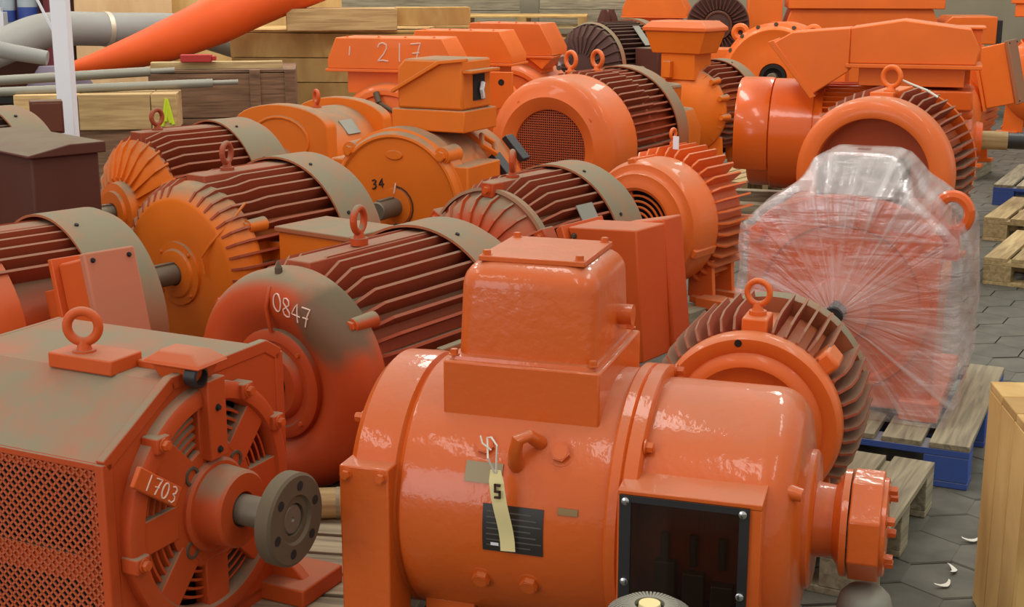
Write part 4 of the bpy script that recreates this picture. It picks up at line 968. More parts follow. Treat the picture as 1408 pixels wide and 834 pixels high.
obj('lifting_lug', MB().cyl((.02, -.05, .56 + .30), (.05, -.02, .56 + .24), .02).cyl((.05, -.02, .80), (.05, .12, .72), .014), 'rust', m7)
m7b = trap_motor('orange motor with plain slope-ended terminal box next behind the chalked 217 box', -.42, 9.75, 18, .36, .56, -.36, .42, .22, .98, 'far')
obj('lug_plate', MB().ext([(.22, .62), (.46, .72), (.46, .93), (.30, .93), (.22, .80)], (.02, 0, 0), (0, 1, 0), (0, 0, 1), (1, 0, 0), .03), 'far', m7b, .004)
obj('lug_hole', MB().cyl((.0505, .38, .86), (.052, .38, .86), .022), 'dark', m7b)
m7c = trap_motor('farther orange motor with pale slope-ended terminal box by the maroon motor', -.02, 10.6, 22, .36, .56, -.42, .32, .24, .98, 'pink')
obj('box_hood', MB().ext([(.10, .98), (.34, .98), (.24, .88)], (-.30, 0, 0), (0, 1, 0), (0, 0, 1), (1, 0, 0), .24), 'far', m7c, .004)
obj('gland', MB().cyl((-.2, .36, .96), (-.08, .40, .95), .03).cyl((-.1, .36, .92), (.0, .40, .90), .02), 'bright', m7c)

# ------------------------------------------------------------------ E: plastic-wrapped motor on the blue pallet
def motor_E():
    R = .329; z0 = .495 - ZB; D = .62
    t = motor_root('orange square motor with lifting lugs inside the clear plastic wrap', 1.10, 4.52, 23, ZB)
    w = .318; sh = z0 + .25
    poly = [(-w, .02), (w, .02), (w, sh)] + [(w * math.cos(a) * .93, sh + (z0 + 1.17 * R - sh) * math.sin(a)) for a in [PI * k / 16 for k in range(1, 16)]] + [(-w, sh)]
    obj('end_plate', MB().ext(poly, (-.05, 0, 0), (0, 1, 0), (0, 0, 1), (1, 0, 0), .05), 'gloss2', t, .008)
    obj('end_ring', MB().lathe([(.0, .30), (.012, .295), (.012, .27), (.0, .26)], z0 + .02, 64), 'gloss2', t)
    obj('hub', MB().lathe([(.0, .11), (.03, .105), (.035, .06), (.035, 0)], z0, 40), 'gloss2', t)
    shaft(t, z0, .02, .11, .032, 'black')
    obj('body', MB().box(-D, -.05, -w + .03, w - .03, .03, z0 + .30), 'gloss2', t, .03)
    obj('body_top', MB().lathe([(-.05, .30), (-D, .30), (-D, 0)], z0 + .02, 56), 'gloss2', t)
    obj('terminal_box', MB().box(-.48, -.16, -.13, .15, z0 + .28, z0 + .46), 'steel', t, .02)
    obj('foot', MB().box(-D, .04, w - .10, w + .03, 0, .07), 'gloss2', t, .006); obj('foot', MB().box(-D, .04, -w - .03, -w + .10, 0, .07), 'gloss2', t, .006)
    lug = [(.0, 0), (.17, 0), (.17, .06)] + [(.10 + .075 * math.cos(a), .09 + .075 * math.sin(a)) for a in [PI * k / 8 for k in range(0, 9)]] + [(.0, .06)]
    for s, y in ((1, w - .02),):
        obj('lifting_lug', MB().torus((-.30, y + .02 * s, z0 + .30), .062, .022, (0, .85 if s > 0 else .85, .2), (0, -.2, .95), 24, 8).box(-.325, -.275, y - .08, y + .05, z0 + .14, z0 + .25), 'gloss2', t)
    for y in (-w + .035, w - .035): bolts(t, [(.0, y, sh - .01)], (1, 0, 0), .022, .03, 'gloss2')
    # film shell: cloth-tight outlines lofted upwards, with wrinkles
    f = tag(empty('plastic_wrap', t.location, t.rotation_euler[2]), 'clear stretch film wrapped around the motor on the blue pallet', 'plastic film')
    def outline(x0, x1, y0, y1, r, n=28):
        pts = []; r = min(r, (x1 - x0) / 2 - .001, (y1 - y0) / 2 - .001)
        cor = [(x1 - r, y1 - r, 0), (x0 + r, y1 - r, 1), (x0 + r, y0 + r, 2), (x1 - r, y0 + r, 3)]
        for ci, (cx, cy, a0) in enumerate(cor):
            for k in range(6):
                a = (a0 + k / 5) * PI / 2; pts.append(Vector((cx + r * math.cos(a), cy + r * math.sin(a))))
            nx = cor[(ci + 1) % 4]; a = (a0 + 1) * PI / 2
            p = pts[-1]; q = Vector((nx[0] + r * math.cos(a), nx[1] + r * math.sin(a)))
            for k in range(1, n): pts.append(p.lerp(q, k / n))
        return pts
    lev = [(.004, -.70, .075, -.375, .37, .03), (.08, -.72, .06, -.37, .40, .03), (.30, -.72, .05, -.352, .40, .03), (z0 + .20, -.71, .035, -.345, .38, .03), (z0 + .265, -.70, .03, -.34, .36, .03),
           (z0 + .335, -.66, .032, -.28, .29, .04), (z0 + .395, -.60, .028, -.20, .22, .04), (z0 + .43, -.54, -.07, -.17, .205, .05), (z0 + .485, -.50, -.14, -.135, .16, .03), (z0 + .50, -.47, -.18, -.11, .13, .03), (z0 + .505, -.36, -.28, -.02, .03, .01)]
    rows = []
    for a, b in zip(lev, lev[1:]):
        k = max(2, int((b[0] - a[0]) / .022))
        for i in range(k): rows.append(tuple(a[j] + (b[j] - a[j]) * i / k for j in range(6)))
    rows.append(lev[-1])
    rings = []
    for (z, x0, x1, y0, y1, r) in rows:
        ring = []
        cx, cy = (x0 + x1) / 2, (y0 + y1) / 2
        for p in outline(x0, x1, y0, y1, r):
            d = Vector((p.x - cx, p.y - cy)).normalized(); q = Vector((p.x * 4, p.y * 4, z * 4))
            w_ = .020 * mnoise.noise(q) + .010 * mnoise.noise(q * 3.1) + .006 * mnoise.noise(Vector((p.x * 9, p.y * 30, z * 9)))
            x, y = p.x + d.x * w_, p.y + d.y * w_
            if x1 - p.x < .012 and z < z0 + .3:   # front face drawn tight towards the shaft
                dd = math.hypot(p.y, z - z0); x += .062 * max(0, 1 - dd / .26) ** 2.2 + .006
            ring.append((x, y, z + .006 * mnoise.noise(q + Vector((5, 5, 5)))))
        rings.append(ring)
    obj('film', MB().loft(rings, False), 'film', f, ang=60)
    hi_ = [r_ for r_ in rings if r_[0][2] > z0 + .27]
    obj('top_layer', MB().loft([[(x - .004, y * .985, z - .006) for x, y, z in r_] for r_ in hi_], False), 'film', f, ang=60)
motor_E()

# ------------------------------------------------------------------ far right motors
def motor_F2():
    R = .368; z0 = .537
    t = motor_root('long glossy orange motor with hooded terminal box and black-ended shaft to the right', 2.38, 9.18, -73)
    seg = 80
    obj('fan_cowl', MB().lathe([(-.78, .28), (-.78, .34), (-.77, .352), (-.64, .352), (-.635, .36), (-.63, R), (-.36, R), (-.355, R - .01), (-.30, R - .01)], z0, seg), 'gloss2', t)
    obj('cowl_back', MB().lathe([(-.775, .30), (-.77, 0)], z0, 40), 'dark', t)
    arc = [math.radians(70 + 6 * k) for k in range(25)]
    obj('hood_skirt', MB().loft([[(x, r_ * math.cos(a), z0 + r_ * math.sin(a)) for a in arc] + [(x, (r_ - .02) * math.cos(a), z0 + (r_ - .02) * math.sin(a)) for a in reversed(arc)] for x, r_ in ((-.86, .365), (-.84, .375), (-.66, .375), (-.64, .37))]), 'gloss2', t)
    obj('body', MB().lathe([(-.32, .31), (.58, .31), (.58, 0)], z0, 64), 'far', t)
    fins(t, z0, [(-.30, .30), (-.30, .355), (.50, .355), (.50, .30)], 50, 'far', .010)
    obj('end_bell', MB().lathe([(.50, .30), (.50, .38), (.56, .38), (.57, .36), (.60, .33), (.64, .2), (.66, .12), (.70, .11), (.70, 0)], z0, seg), 'gloss2', t)
    for a in (.6, 1.3, 2.0, -.2): obj('bell_lug', MB().cyl((.52, .36 * math.cos(a) * -1, z0 + .36 * math.sin(a)), (.62, -.33 * math.cos(a), z0 + .33 * math.sin(a)), .045, .03, 14), 'gloss2', t)
    sh = shaft(t, z0, .68, 1.10, .052, 'black', False)
    obj('shaft_sleeve', MB().lathe([(.70, .054), (.70, .06), (.86, .06), (.86, .054)], z0, 28), 'timber', sh)
    # terminal box: hooded left end, long bevelled box
    zb = z0 + .50; y0, y1 = -.42, .02
    poly = [(-.14, zb), (.62, zb), (.64, zb + .10), (.58, zb + .22), (.18, zb + .27), (-.14, zb + .22)]
    b = obj('terminal_box', MB().ext(poly, (0, y0, 0), (1, 0, 0), (0, 0, 1), (0, 1, 0), y1 - y0), 'far', t, .008)
    obj('box_rim', MB().box(-.16, .66, y0 - .02, y1 + .02, zb - .025, zb + .0), 'far', b, .004)
    obj('box_base', MB().box(-.08, .56, y0 + .06, y1 - .04, zb - .14, zb - .025), 'far', b, .004)
    hood = [(-.14, zb + .22), (-.14, zb - .05), (-.36, zb - .20), (-.62, zb + .12), (-.50, zb + .19)]
    obj('cable_hood', MB().ext(hood, (0, y0 - .01, 0), (1, 0, 0), (0, 0, 1), (0, 1, 0), .34), 'far', b, .008)
    obj('hood_rim', MB().ext([(-.335, zb - .21), (-.37, zb - .225), (-.65, zb + .125), (-.615, zb + .14)], (0, y0 - .02, 0), (1, 0, 0), (0, 0, 1), (0, 1, 0), .37), 'far', b, .004)
    obj('rear_box', MB().box(.22, .66, .08, .42, zb - .06, zb + .20), 'far', t, .006)
    obj('rear_box_lid', MB().box(.20, .68, .06, .44, zb + .20, zb + .215), 'far', t, .003)
    obj('rear_box_neck', MB().box(.30, .60, .02, .30, z0 + .25, zb - .06), 'far', t)
    obj('cable_clamp', MB().box(.30, .62, -.40, -.10, z0 + .22, z0 + .34), 'gloss2', t, .01)
    feet(t, z0, R, .9, 'far', True, (-.4, .4), .12)
motor_F2()

def tilted_box_motor():
    R = .33; z0 = .52
    t = motor_root('orange motor with big tilted side terminal box beside the black-ended shaft', 3.35, 10.9, 30)
    obj('body', MB().lathe([(.0, 0), (.0, .7 * R), (-.05, .95 * R), (-.1, R), (-.6, R), (-.6, 0)], z0, 48), 'far', t)
    fins(t, z0, fin_prof(R, .58, 0, -.06, .08), 36, 'far', .010)
    side_box(t, z0 + .20, -.2, 14, .30, .16, .22, .235, 'far', 'cowl')
    feet(t, z0, R, .6, 'far')
tilted_box_motor()

def motor_M14():
    R = .35; L = .54; z0 = .526
    t = motor_root('orange finned motor with pale-lidded terminal box on top, before the huge round motor', 1.34, 10.95, 37)
    obj('body', MB().lathe([(-.05, .86 * R), (-L - .05, .86 * R), (-L - .05, 0)], z0, 48), 'amber', t)
    obj('end_bell', MB().lathe([(-.12, .95 * R), (-.08, .96 * R), (-.03, .8 * R), (.01, .55 * R), (.03, .3 * R), (.03, 0)], z0, 48), 'amber', t)
    fins(t, z0, fin_prof(R, L, 0, -.10, .08, 1.05), 40, 'fin', .011)
    fins(t, z0, [(.02, .3 * R), (.0, .62 * R), (-.07, .97 * R), (-.1, .9 * R), (-.02, .5 * R)], 18, 'amber', .012, name='rib')
    rear_cowl(t, z0, R, L, ln=.16, k=1.1, lip=.05)
    zb = z0 + 1.0 * R
    b = obj('terminal_box', MB().loft([[(-.12 + x, y - .06, zb + z) for x, y in ((s * .17, s * .27), (-s * .17, s * .27), (-s * .17, -s * .27), (s * .17, -s * .27))] for z, s in ((.10, .8), (.27, 1.0))]), 'amber', t, .006)
    obj('lid', MB().loft([[(-.12 + x, y - .06, zb + z) for x, y in ((s * .18, s * .28), (-s * .18, s * .28), (-s * .18, -s * .28), (s * .18, -s * .28))] for z, s in ((.27, 1.02), (.30, 1.02), (.35, .8))]), 'pink', b, .008)
    obj('box_neck', MB().box(-.26, .0, -.2, .1, zb - .1, zb + .10), 'amber', b)
    obj('grease_cup', MB().box(.0, .05, -.16, -.09, z0 + .75 * R, z0 + 1.12 * R), 'amber', t, .006)
    for a in (20, 45, -5):
        aa = math.radians(a); obj('bell_lug', MB().cyl((-.12, R * math.cos(aa), z0 + R * math.sin(aa)), (-.02, .97 * R * math.cos(aa), z0 + .97 * R * math.sin(aa)), .028, .02, 12), 'amber', t)
    feet(t, z0, R, L, 'amber')
motor_M14()
def gear_box():
    t = motor_root('orange housing with round neck and sloping shoulder between mesh-cowled motor and finned motor', 1.02, 9.45, 25, name='gear_housing', cat='gearbox')
    obj('case', MB().ext([(-.17, .12), (.17, .12), (.19, .55), (.13, .68), (-.16, .70), (-.19, .62)], (-.3, 0, 0), (0, 1, 0), (0, 0, 1), (1, 0, 0), .3), 'amber', t, .012)
    obj('rib', MB().ext([(.12, .14), (.15, .14), (.17, .55), (.11, .68), (.08, .68), (.13, .54)], (.0, 0, 0), (0, 1, 0), (0, 0, 1), (1, 0, 0), .02), 'amber', t, .004)
    obj('neck', MB().cyl((-.15, -.04, .69), (-.15, -.04, .83), .115, .12, 28), 'amber', t)
    obj('neck_rim', MB().torus((-.15, -.04, .83), .10, .022, (1, 0, 0), (0, 1, 0), 28, 8), 'cowl', t)
    obj('base', MB().box(-.34, .04, -.24, .24, 0, .13), 'amber', t, .006)
gear_box()

def motor_M16():
    R = .47; z0 = .643
    t = motor_root('huge plain round-faced orange motor with black bearing recess and shaft end', 2.42, 12.95, 20)
    obj('body', MB().lathe([(-.04, .97 * R), (-.06, 1.06 * R), (-.12, 1.06 * R), (-.13, .98 * R), (-.40, .98 * R), (-.42, 1.04 * R), (-.7, 1.04 * R), (-.7, 0)], z0, 80), 'far', t)
    obj('end_plate', MB().lathe([(-.05, 1.0 * R), (-.02, .98 * R), (.0, .93 * R), (.0, .90 * R), (-.01, .86 * R), (.01, .5 * R), (.012, .28 * R), (-.03, .26 * R), (-.03, 0)], z0, 80), 'far', t)
    obj('bearing_ring', MB().lathe([(.0, .26 * R), (.02, .25 * R), (.02, .19 * R), (-.01, .18 * R), (-.02, .10 * R)], z0, 40), 'dark', t)
    shaft(t, z0, -.02, .10, .045, 'steel', False)
    for s, a in ((1, 50), (-1, 130)):
        aa = math.radians(a); p = Vector((-.10, 1.12 * R * math.cos(aa), z0 + 1.12 * R * math.sin(aa)))
        obj('lifting_lug', MB().torus(p, .055, .032, (0, 1, 0), (0, 0, 1), 24, 8), 'far', t)
    for k in range(9):
        aa = PI * (k + .5) / 9; obj('rim_bolt', MB().hexb((-.055, 1.02 * R * math.cos(aa), z0 + 1.02 * R * math.sin(aa)), (1, 0, 0), .016, .02), 'rust', t)
    for s in (-1, 1): obj('shoulder', MB().box(-.4, -.08, s * 1.12 * R - .12, s * 1.12 * R + .12, .1, z0 + .25), 'far', t, .01)
    feet(t, z0, R, .7, 'far')
motor_M16()

def motor_M17():
    t = motor_root('very large orange box-housed motor spanning the far right background', 3.6, 15.6, 8)
    obj('casing', MB().box(-1.0, 0, -1.0, 1.2, .14, .86), 'far', t, .01)
    obj('upper_casing', MB().ext([(-.62, .86), (1.16, .86), (1.02, 1.20), (-.50, 1.20)], (-.85, 0, 0), (0, 1, 0), (0, 0, 1), (1, 0, 0), .85), 'far', t, .01)
    obj('roof_cover', MB().box(-.9, .06, -.54, 1.14, 1.20, 1.34), 'far', t, .01)
    obj('left_wing', MB().box(-.8, -.02, -.98, -.60, .86, 1.32), 'far', t, .01)
    obj('right_wing', MB().ext([(1.12, .82), (1.72, .82), (1.72, 1.12), (1.24, 1.12), (1.12, 1.02)], (-.8, 0, 0), (0, 1, 0), (0, 0, 1), (1, 0, 0), .76), 'far', t, .012)
    obj('black_edge', MB().box(-.5, -.06, 1.72, 1.78, .82, 1.08), 'black', t, .006)
    obj('access_door', MB().box(.0, .02, -.72, -.42, .80, 1.06), 'far', t, .004)
    obj('weld_bead', MB().tube([(.004, .3 + .03 * k, 1.02 + .02 * math.sin(k * .5)) for k in range(12)], .006, 5), 'far', t)
    for s in (-.8, .8): obj('skid_rail', MB().box(-1.0, 0, s - .1, s + .1, 0, .14), 'grey_timber', t)
motor_M17()
def motor_low_round():
    R = .40; z0 = .66
    t = motor_root('low orange motor whose dusty round top shows behind the hooded terminal box', 3.75, 12.4, -70)
    obj('body', MB().lathe([(-.5, 0), (-.5, .9 * R), (-.46, R), (.3, R), (.34, .92 * R), (.36, 0)], z0, 72), 'far', t)
    obj('body_band', MB().lathe([(-.2, R), (-.2, 1.05 * R), (-.1, 1.05 * R), (-.1, R)], z0, 72), 'far', t)
    feet(t, z0, R, .6, 'far', True, (-.3, .2))
motor_low_round()
def motor_M18():
    R = .42; z0 = .62
    t = motor_root('orange ribbed motor with gabled terminal box in the far right corner', 4.95, 12.9, 25)
    obj('body', MB().lathe([(0, 0), (.0, .7 * R), (-.06, .92 * R), (-.1, R), (-.7, R), (-.7, 0)], z0, 56), 'far', t)
    fins(t, z0, fin_prof(R, .68, 0, -.08, .08, 1.08), 48, 'far', .012)
    zb = z0 + 1.12 * R
    obj('box_neck', MB().cyl((-.25, 0, z0 + .8 * R), (-.25, 0, zb + .10), .16, .17, 28), 'redlight', t)
    b = obj('terminal_box', MB().box(-.44, -.06, -.34, .38, zb + .10, zb + .22), 'far', t, .008)
    obj('gabled_lid', MB().ext([(-.38, zb + .22), (.42, zb + .22), (.40, zb + .36), (.02, zb + .44), (-.36, zb + .36)], (-.46, 0, 0), (0, 1, 0), (0, 0, 1), (1, 0, 0), .42), 'far', b, .008)
    obj('cable_loop', MB().tube([(-.04, .3, zb + .12), (.0, .4, zb + .08), (.0, .48, zb + .0)], .012, 6), 'string', t)
    feet(t, z0, R, .7, 'far')
motor_M18()

def motor_M12():
    R = .45; L = .74; z0 = .63
    t = motor_root('maroon finned motor with ribbed dome at the back near the crates', .74, 14.4, 45)
    obj('body', MB().lathe([(-.05, .88 * R), (-L, .88 * R), (-L, 0)], z0, 48), 'maroonfin', t)
    obj('end_bell', MB().lathe([(-.12, .96 * R), (-.06, .95 * R), (.02, .7 * R), (.05, .3 * R), (.05, 0)], z0, 48), 'maroonfin', t)
    obj('ridge_ring', MB().lathe([(-.14, 1.02 * R), (-.12, 1.04 * R), (-.09, 1.0 * R)], z0, 56), 'cowl', t)
    fins(t, z0, [(.06, .35 * R), (.04, .72 * R), (-.04, .98 * R), (-.10, 1.0 * R), (.0, .5 * R)], 28, 'maroonfin', .014, name='rib')
    fins(t, z0, [(-.14, .85 * R), (-.14, 1.04 * R), (-L, 1.04 * R), (-L, .85 * R)], 54, 'maroonfin', .012)
    obj('rear_ring', MB().lathe([(-L + .02, 1.0 * R), (-L + .02, 1.08 * R), (-L - .1, 1.08 * R), (-L - .1, 0)], z0, 56), 'cowl', t)
    for x in (-.3, -.42): obj('lifting_lug', MB().loft([[(x + a, b, z0 + z) for a, b in ((s, s), (-s, s), (-s, -s), (s, -s))] for z, s in ((.98 * R, .05), (1.1 * R, .045), (1.3 * R, .02))]), 'maroon', t)
    a = .75; obj('nameplate', obox(Vector((-.5, 0, z0)) + Vector((0, math.cos(a), math.sin(a))) * R * 1.06, (1, 0, 0), (0, math.cos(a), math.sin(a)), (0, -math.sin(a), math.cos(a)), (-.05, .05), (0, .006), (-.13, .13)), 'plate', t)
    b = obj('terminal_box', MB().box(-.55, -.25, 1.05 * R, 1.05 * R + .30, z0 - .12, z0 + .22), 'maroon', t, .01)
    obj('cable_gland', MB().cyl((-.25, 1.05 * R + .1, z0 - .02), (-.12, 1.05 * R + .1, z0 - .02), .06), 'cowl', b)
    feet(t, z0, R, L, 'maroon')
motor_M12()
def motor_M13():
    R = .33; z0 = 1.05
    t = motor_root('maroon motor showing a large disc of radial ribs at the back', 2.17, 14.85, 8)
    obj('disc', MB().lathe([(-.06, R), (-.02, R), (.0, .96 * R), (-.01, .45 * R), (.03, .42 * R), (.03, 0)], z0, 56), 'maroonfin', t)
    fins(t, z0, [(.0, .44 * R), (.035, .5 * R), (.03, .97 * R), (-.01, .98 * R)], 34, 'maroon', .014, lo=-91, hi=271, name='rib')
    obj('hub_ring', MB().lathe([(.025, .46 * R), (.045, .44 * R), (.045, .39 * R), (.025, .38 * R)], z0, 40), 'brown', t)
    obj('shaft_cap', MB().lathe([(.03, .16 * R), (.10, .15 * R), (.10, 0)], z0, 24, -.02), 'timber', t)
    obj('body', MB().lathe([(-.06, .95 * R), (-.6, .95 * R), (-.6, 0)], z0, 48), 'maroon', t)
    obj('pedestal', MB().box(-.6, -.05, -.35, .35, 0, z0 - .5 * R), 'maroon', t, .01)
motor_M13()
m15 = trap_motor('orange motor at the back whose slope-ended terminal box shows beside the radial-ribbed disc', 1.63, 16.1, 18, .40, .62, -.40, .36, .27, 1.10, 'far')

# ------------------------------------------------------------------ more pallets
pallet('timber pallet under the bright orange stepped-cowl motor', .95, 6.55, 52, 1.0, .22, 2, 'timber') if False else None
pallet('timber pallet with long slats beside the orange finned motor feet', 1.70, 10.2, 55, .8, .4, 4, 'timber')
pallet('timber pallet near the right edge of the wrapped motor', 3.05, 7.3, 60, .9, 0.8, 6, 'timber')
pallet('second timber pallet stacked beyond, right of the fan-cowled motor', 3.5, 8.5, 60, .9, .9, 6, 'timber')
pallet('blue-edged slatted pallet below the black-ended shaft', 4.2, 9.9, 62, 1.2, 1.2, 8, 'grey_timber', 'blue', name='blue_pallet')

# ------------------------------------------------------------------ background: post, crates, timber, bars, ducts
post = tag(empty('rack_post', (-2.255, 7.05, 0)), 'white painted steel post with thin diagonal brace', 'post')
obj('post_tube', MB().box(-.04, .04, -.04, .04, 0, 2.3), 'white', post, .004)
obj('base_plate', MB().box(-.09, .09, -.09, .09, 0, .012), 'white', post)
obj('brace', MB().box(-.006, .006, -.004, .004, 0, .55), 'white', post, loc=(-.04, .03, 1.28), rot=(0, -.42, 0))

def crate(label, cx, cy, rz, lx, ly, h, rows, mat, battens=(), bmat=None, cat='crate', name='wooden_crate', top=True):
    r = tag(empty(name, (cx, cy, 0), math.radians(rz)), label, cat)
    bh = h / rows
    for i in range(rows):
        z = i * bh
        obj('plank', MB().box(-lx / 2, lx / 2, -.011, .011, 0, bh - .006), mat, r, .002, loc=(random.uniform(-.004, .004), -ly / 2 + .011 + random.uniform(-.002, .002), z))
        obj('plank', MB().box(-lx / 2, lx / 2, -.011, .011, 0, bh - .006), mat, r, .002, loc=(0, ly / 2 - .011, z))
        for s in (-1, 1):
            obj('plank', MB().box(-ly / 2 + .022, ly / 2 - .022, -.011, .011, 0, bh - .006), mat, r, .002, loc=(s * (lx / 2 - .011), 0, z), rot=(0, 0, PI / 2))
    if top:
        n = max(2, int(ly / .14)); w = ly / n
        for i in range(n): obj('lid_board', MB().box(-lx / 2, lx / 2, -w / 2 + .003, w / 2 - .003, 0, .02), mat, r, .002, loc=(0, -ly / 2 + w * (i + .5), h))
    for x in battens: obj('batten', MB().box(-.035, .035, -.022, 0, 0, h + .02), bmat or mat, r, .003, loc=(x, -ly / 2, 0))
    return r
crate('brown boarded crate with upright battens behind the timber beam', -2.05, 10.0, 8, 1.0, .7, .92, 3, 'brown_timber', (.22, .46), 'brown_timber')
crate('tall pale plank crate beneath the overhanging timber slab', -1.42, 11.3, -4, 1.5, .8, 1.14, 6, 'yellow_timber')
crate('low dark crate under the steel bars', -3.2, 9.4, 6, 1.0, .9, .62, 3, 'brown_timber')
bm_ = tag(empty('timber_beam', (-2.47, 8.78, .64), math.radians(7)), 'pale squared timber beam with lime green paint mark', 'beam')
for x0, x1 in ((-.62, -.24), (-.235, .20), (.205, .36)): obj('timber_block', MB().box(x0, x1, -.15, .15, 0, .22), 'pale', bm_, .004)
obj('beam_support', MB().box(-.6, .34, -.12, .12, -.64, 0), 'brown_timber', bm_)
lm = MB(); 
for a, b in (((.27, .02), (.30, .19)), ((.30, .19), (.335, .03)), ((.29, .05), (.31, .16)), ((.32, .04), (.30, .12))): lm.tube([(a[0], -.151, a[1]), (b[0], -.151, b[1])], .012, 6)
obj('paint_mark', lm, 'lime', bm_)
# steel bars lying across
for lab, p, q, r_ in (('dull galvanised bar lying nearest the white post base', (-3.2, 8.62, .875), (-1.92, 8.95, .905), .028),
                      ('shorter galvanised bar with stepped end behind the long one', (-3.5, 9.1, .90), (-2.42, 9.35, .95), .032)):
    b_ = tag(obj('steel_bar', MB().cyl(p, q, r_, seg=14), 'galv'), lab, 'steel bar')
    d = (Vector(q) - Vector(p)).normalized(); obj('bar_tip', MB().cyl(q, Vector(q) + d * .16, r_ * .6, seg=12), 'galv', b_)
tag(obj('plank_board', MB().box(-.45, .45, -.05, .05, 0, .05), 'timber', bev=.004, loc=(-2.06, 9.78, .94), rot=(0, 0, .18)), 'thin weathered board lying on top of the brown crate', 'board')
tag(obj('red_block', MB().box(-.14, .07, -.04, .04, 0, .05).box(.071, .10, -.03, .03, .01, .04), 'redp', bev=.004, loc=(-2.15, 9.70, .992), rot=(0, 0, .12)), 'small red painted block on the brown crate', 'block')
# overhanging timber slab and pallets at the back
sl = tag(empty('timber_slab', (-1.33, 10.95, 1.16), math.radians(10)), 'thick timber slab of two beams overhanging the plank crate', 'timber slab')
obj('beam', MB().box(-.42, .42, -.20, .0, 0, .165), 'pale', sl, .004); obj('beam', MB().box(-.40, .44, .004, .22, 0, .165), 'pale', sl, .004)
obj('beam', MB().box(.424, 1.0, -.12, .1, .03, .17), 'yellow_timber', sl, .004)
def flat_pallet(label, cx, cy, rz, z, lx, ly, mat):
    r = tag(empty('wooden_pallet', (cx, cy, z), math.radians(rz)), label, 'pallet')
    for i in range(6): obj('slat', MB().box(-lx / 2, lx / 2, -.06, .06, 0, .02), mat, r, .002, loc=(0, -ly / 2 + .06 + (ly - .12) * i / 5, .10))
    for x in (-lx / 2 + .05, 0, lx / 2 - .05): obj('stringer', MB().box(-.05, .05, -ly / 2, ly / 2, 0, .10), mat, r, .002, loc=(x, 0, 0))
    return r
z_ = 0.0
for i in range(9):
    flat_pallet(['bottom pallet of the tall stack at the back', 'second pallet up in the tall stack at the back', 'third pallet up in the tall stack at the back', 'fourth pallet up in the tall stack at the back', 'fifth pallet up in the tall stack at the back', 'sixth pallet up in the tall stack at the back', 'seventh pallet up in the tall stack at the back', 'second pallet from the top of the tall stack at the back', 'top pallet of the tall stack at the back'][i], .15 + .01 * (i % 2), 16.9, -6 + i % 3, z_, 1.5, 1.0, ('yellow_timber', 'timber')[i % 2]); z_ += .122
crate('yellow pine crate behind the far trapezoid motor boxes', -.85, 12.6, -3, 1.0, .6, 1.12, 5, 'yellow_timber')
crate('greyed timber crate by the maroon finned motor', .9, 18.3, 0, 1.1, .6, 1.36, 6, 'grey_timber')
crate('long greyed crate standing against the far block wall', -1.1, 18.4, 0, 2.4, .6, 1.34, 6, 'grey_timber')
# plywood sheets
tag(obj('plywood_sheet', MB().box(-.42, .42, 0, .02, 0, 1.7), 'ply', bev=.002, loc=(-3.38, 12.2, 0), rot=(-.06, 0, .03)), 'pinkish plywood sheet standing on edge behind the grey duct', 'plywood')
tag(obj('plywood_sheet', MB().box(-.75, .75, 0, .02, 0, 1.6), 'ply2', bev=.002, loc=(-2.25, 12.35, 0), rot=(-.06, 0, -.02)), 'yellow plywood sheet standing on edge behind the orange duct', 'plywood')
# ducts
def spline(P, k=8):
    out = []; n = len(P)
    for i in range(n - 1):
        p0, p1, p2, p3 = Vector(P[max(i - 1, 0)]), Vector(P[i]), Vector(P[i + 1]), Vector(P[min(i + 2, n - 1)])
        for j in range(k):
            t = j / k; out.append(.5 * ((2 * p1) + (p2 - p0) * t + (2 * p0 - 5 * p1 + 4 * p2 - p3) * t * t + (3 * p1 - p0 - 3 * p2 + p3) * t ** 3))
    out.append(Vector(P[-1])); return out
def duct(name, label, pts, rads, mat, seg=24, squash=1.0, bands=()):
    P = spline(pts); Rr = []
    n = len(pts) - 1
    for i in range(len(P)):
        f = i / (len(P) - 1) * n; k = min(int(f), n - 1); Rr.append(rads[k] + (rads[k + 1] - rads[k]) * (f - k))
    r = tag(empty(name, P[0]), label, 'duct')
    Q = [p - P[0] for p in P]
    o = obj('tube', MB().tube(Q, Rr, seg), mat, r, ang=60)
    for b in bands:
        i = int(b * (len(P) - 1)); d = (P[min(i + 1, len(P) - 1)] - P[i]).normalized()
        obj('band', MB().cyl(Q[i] - d * .02, Q[i] + d * .02, Rr[i] + .006, seg=28), 'hoseband', r)
    return r
duct('orange_duct', 'fat orange fabric duct tapering down to the left', [(-3.25, 10.1, .90), (-2.95, 10.2, .97), (-2.55, 10.35, 1.10), (-2.2, 10.5, 1.25), (-1.85, 10.7, 1.40), (-1.45, 11.0, 1.52), (-1.0, 11.5, 1.68)], [.03, .09, .15, .18, .17, .13, .10], 'tarp')
duct('grey_duct', 'long grey fabric duct with metal bands behind the white post', [(-2.25, 11.45, 1.02), (-2.6, 11.3, 1.14), (-3.1, 11.0, 1.16), (-3.5, 10.6, 1.17), (-3.75, 10.2, 1.05), (-4.1, 9.8, .90), (-4.6, 9.4, .80)], [.11, .125, .13, .13, .13, .14, .14], 'hose', bands=(.36, .80))
duct('grey_duct', 'narrow grey duct crossing over the banded duct', [(-4.5, 9.7, 1.25), (-4.0, 9.65, 1.20), (-3.62, 9.62, 1.10), (-3.2, 9.65, 1.02)], [.05, .06, .06, .05], 'hose')
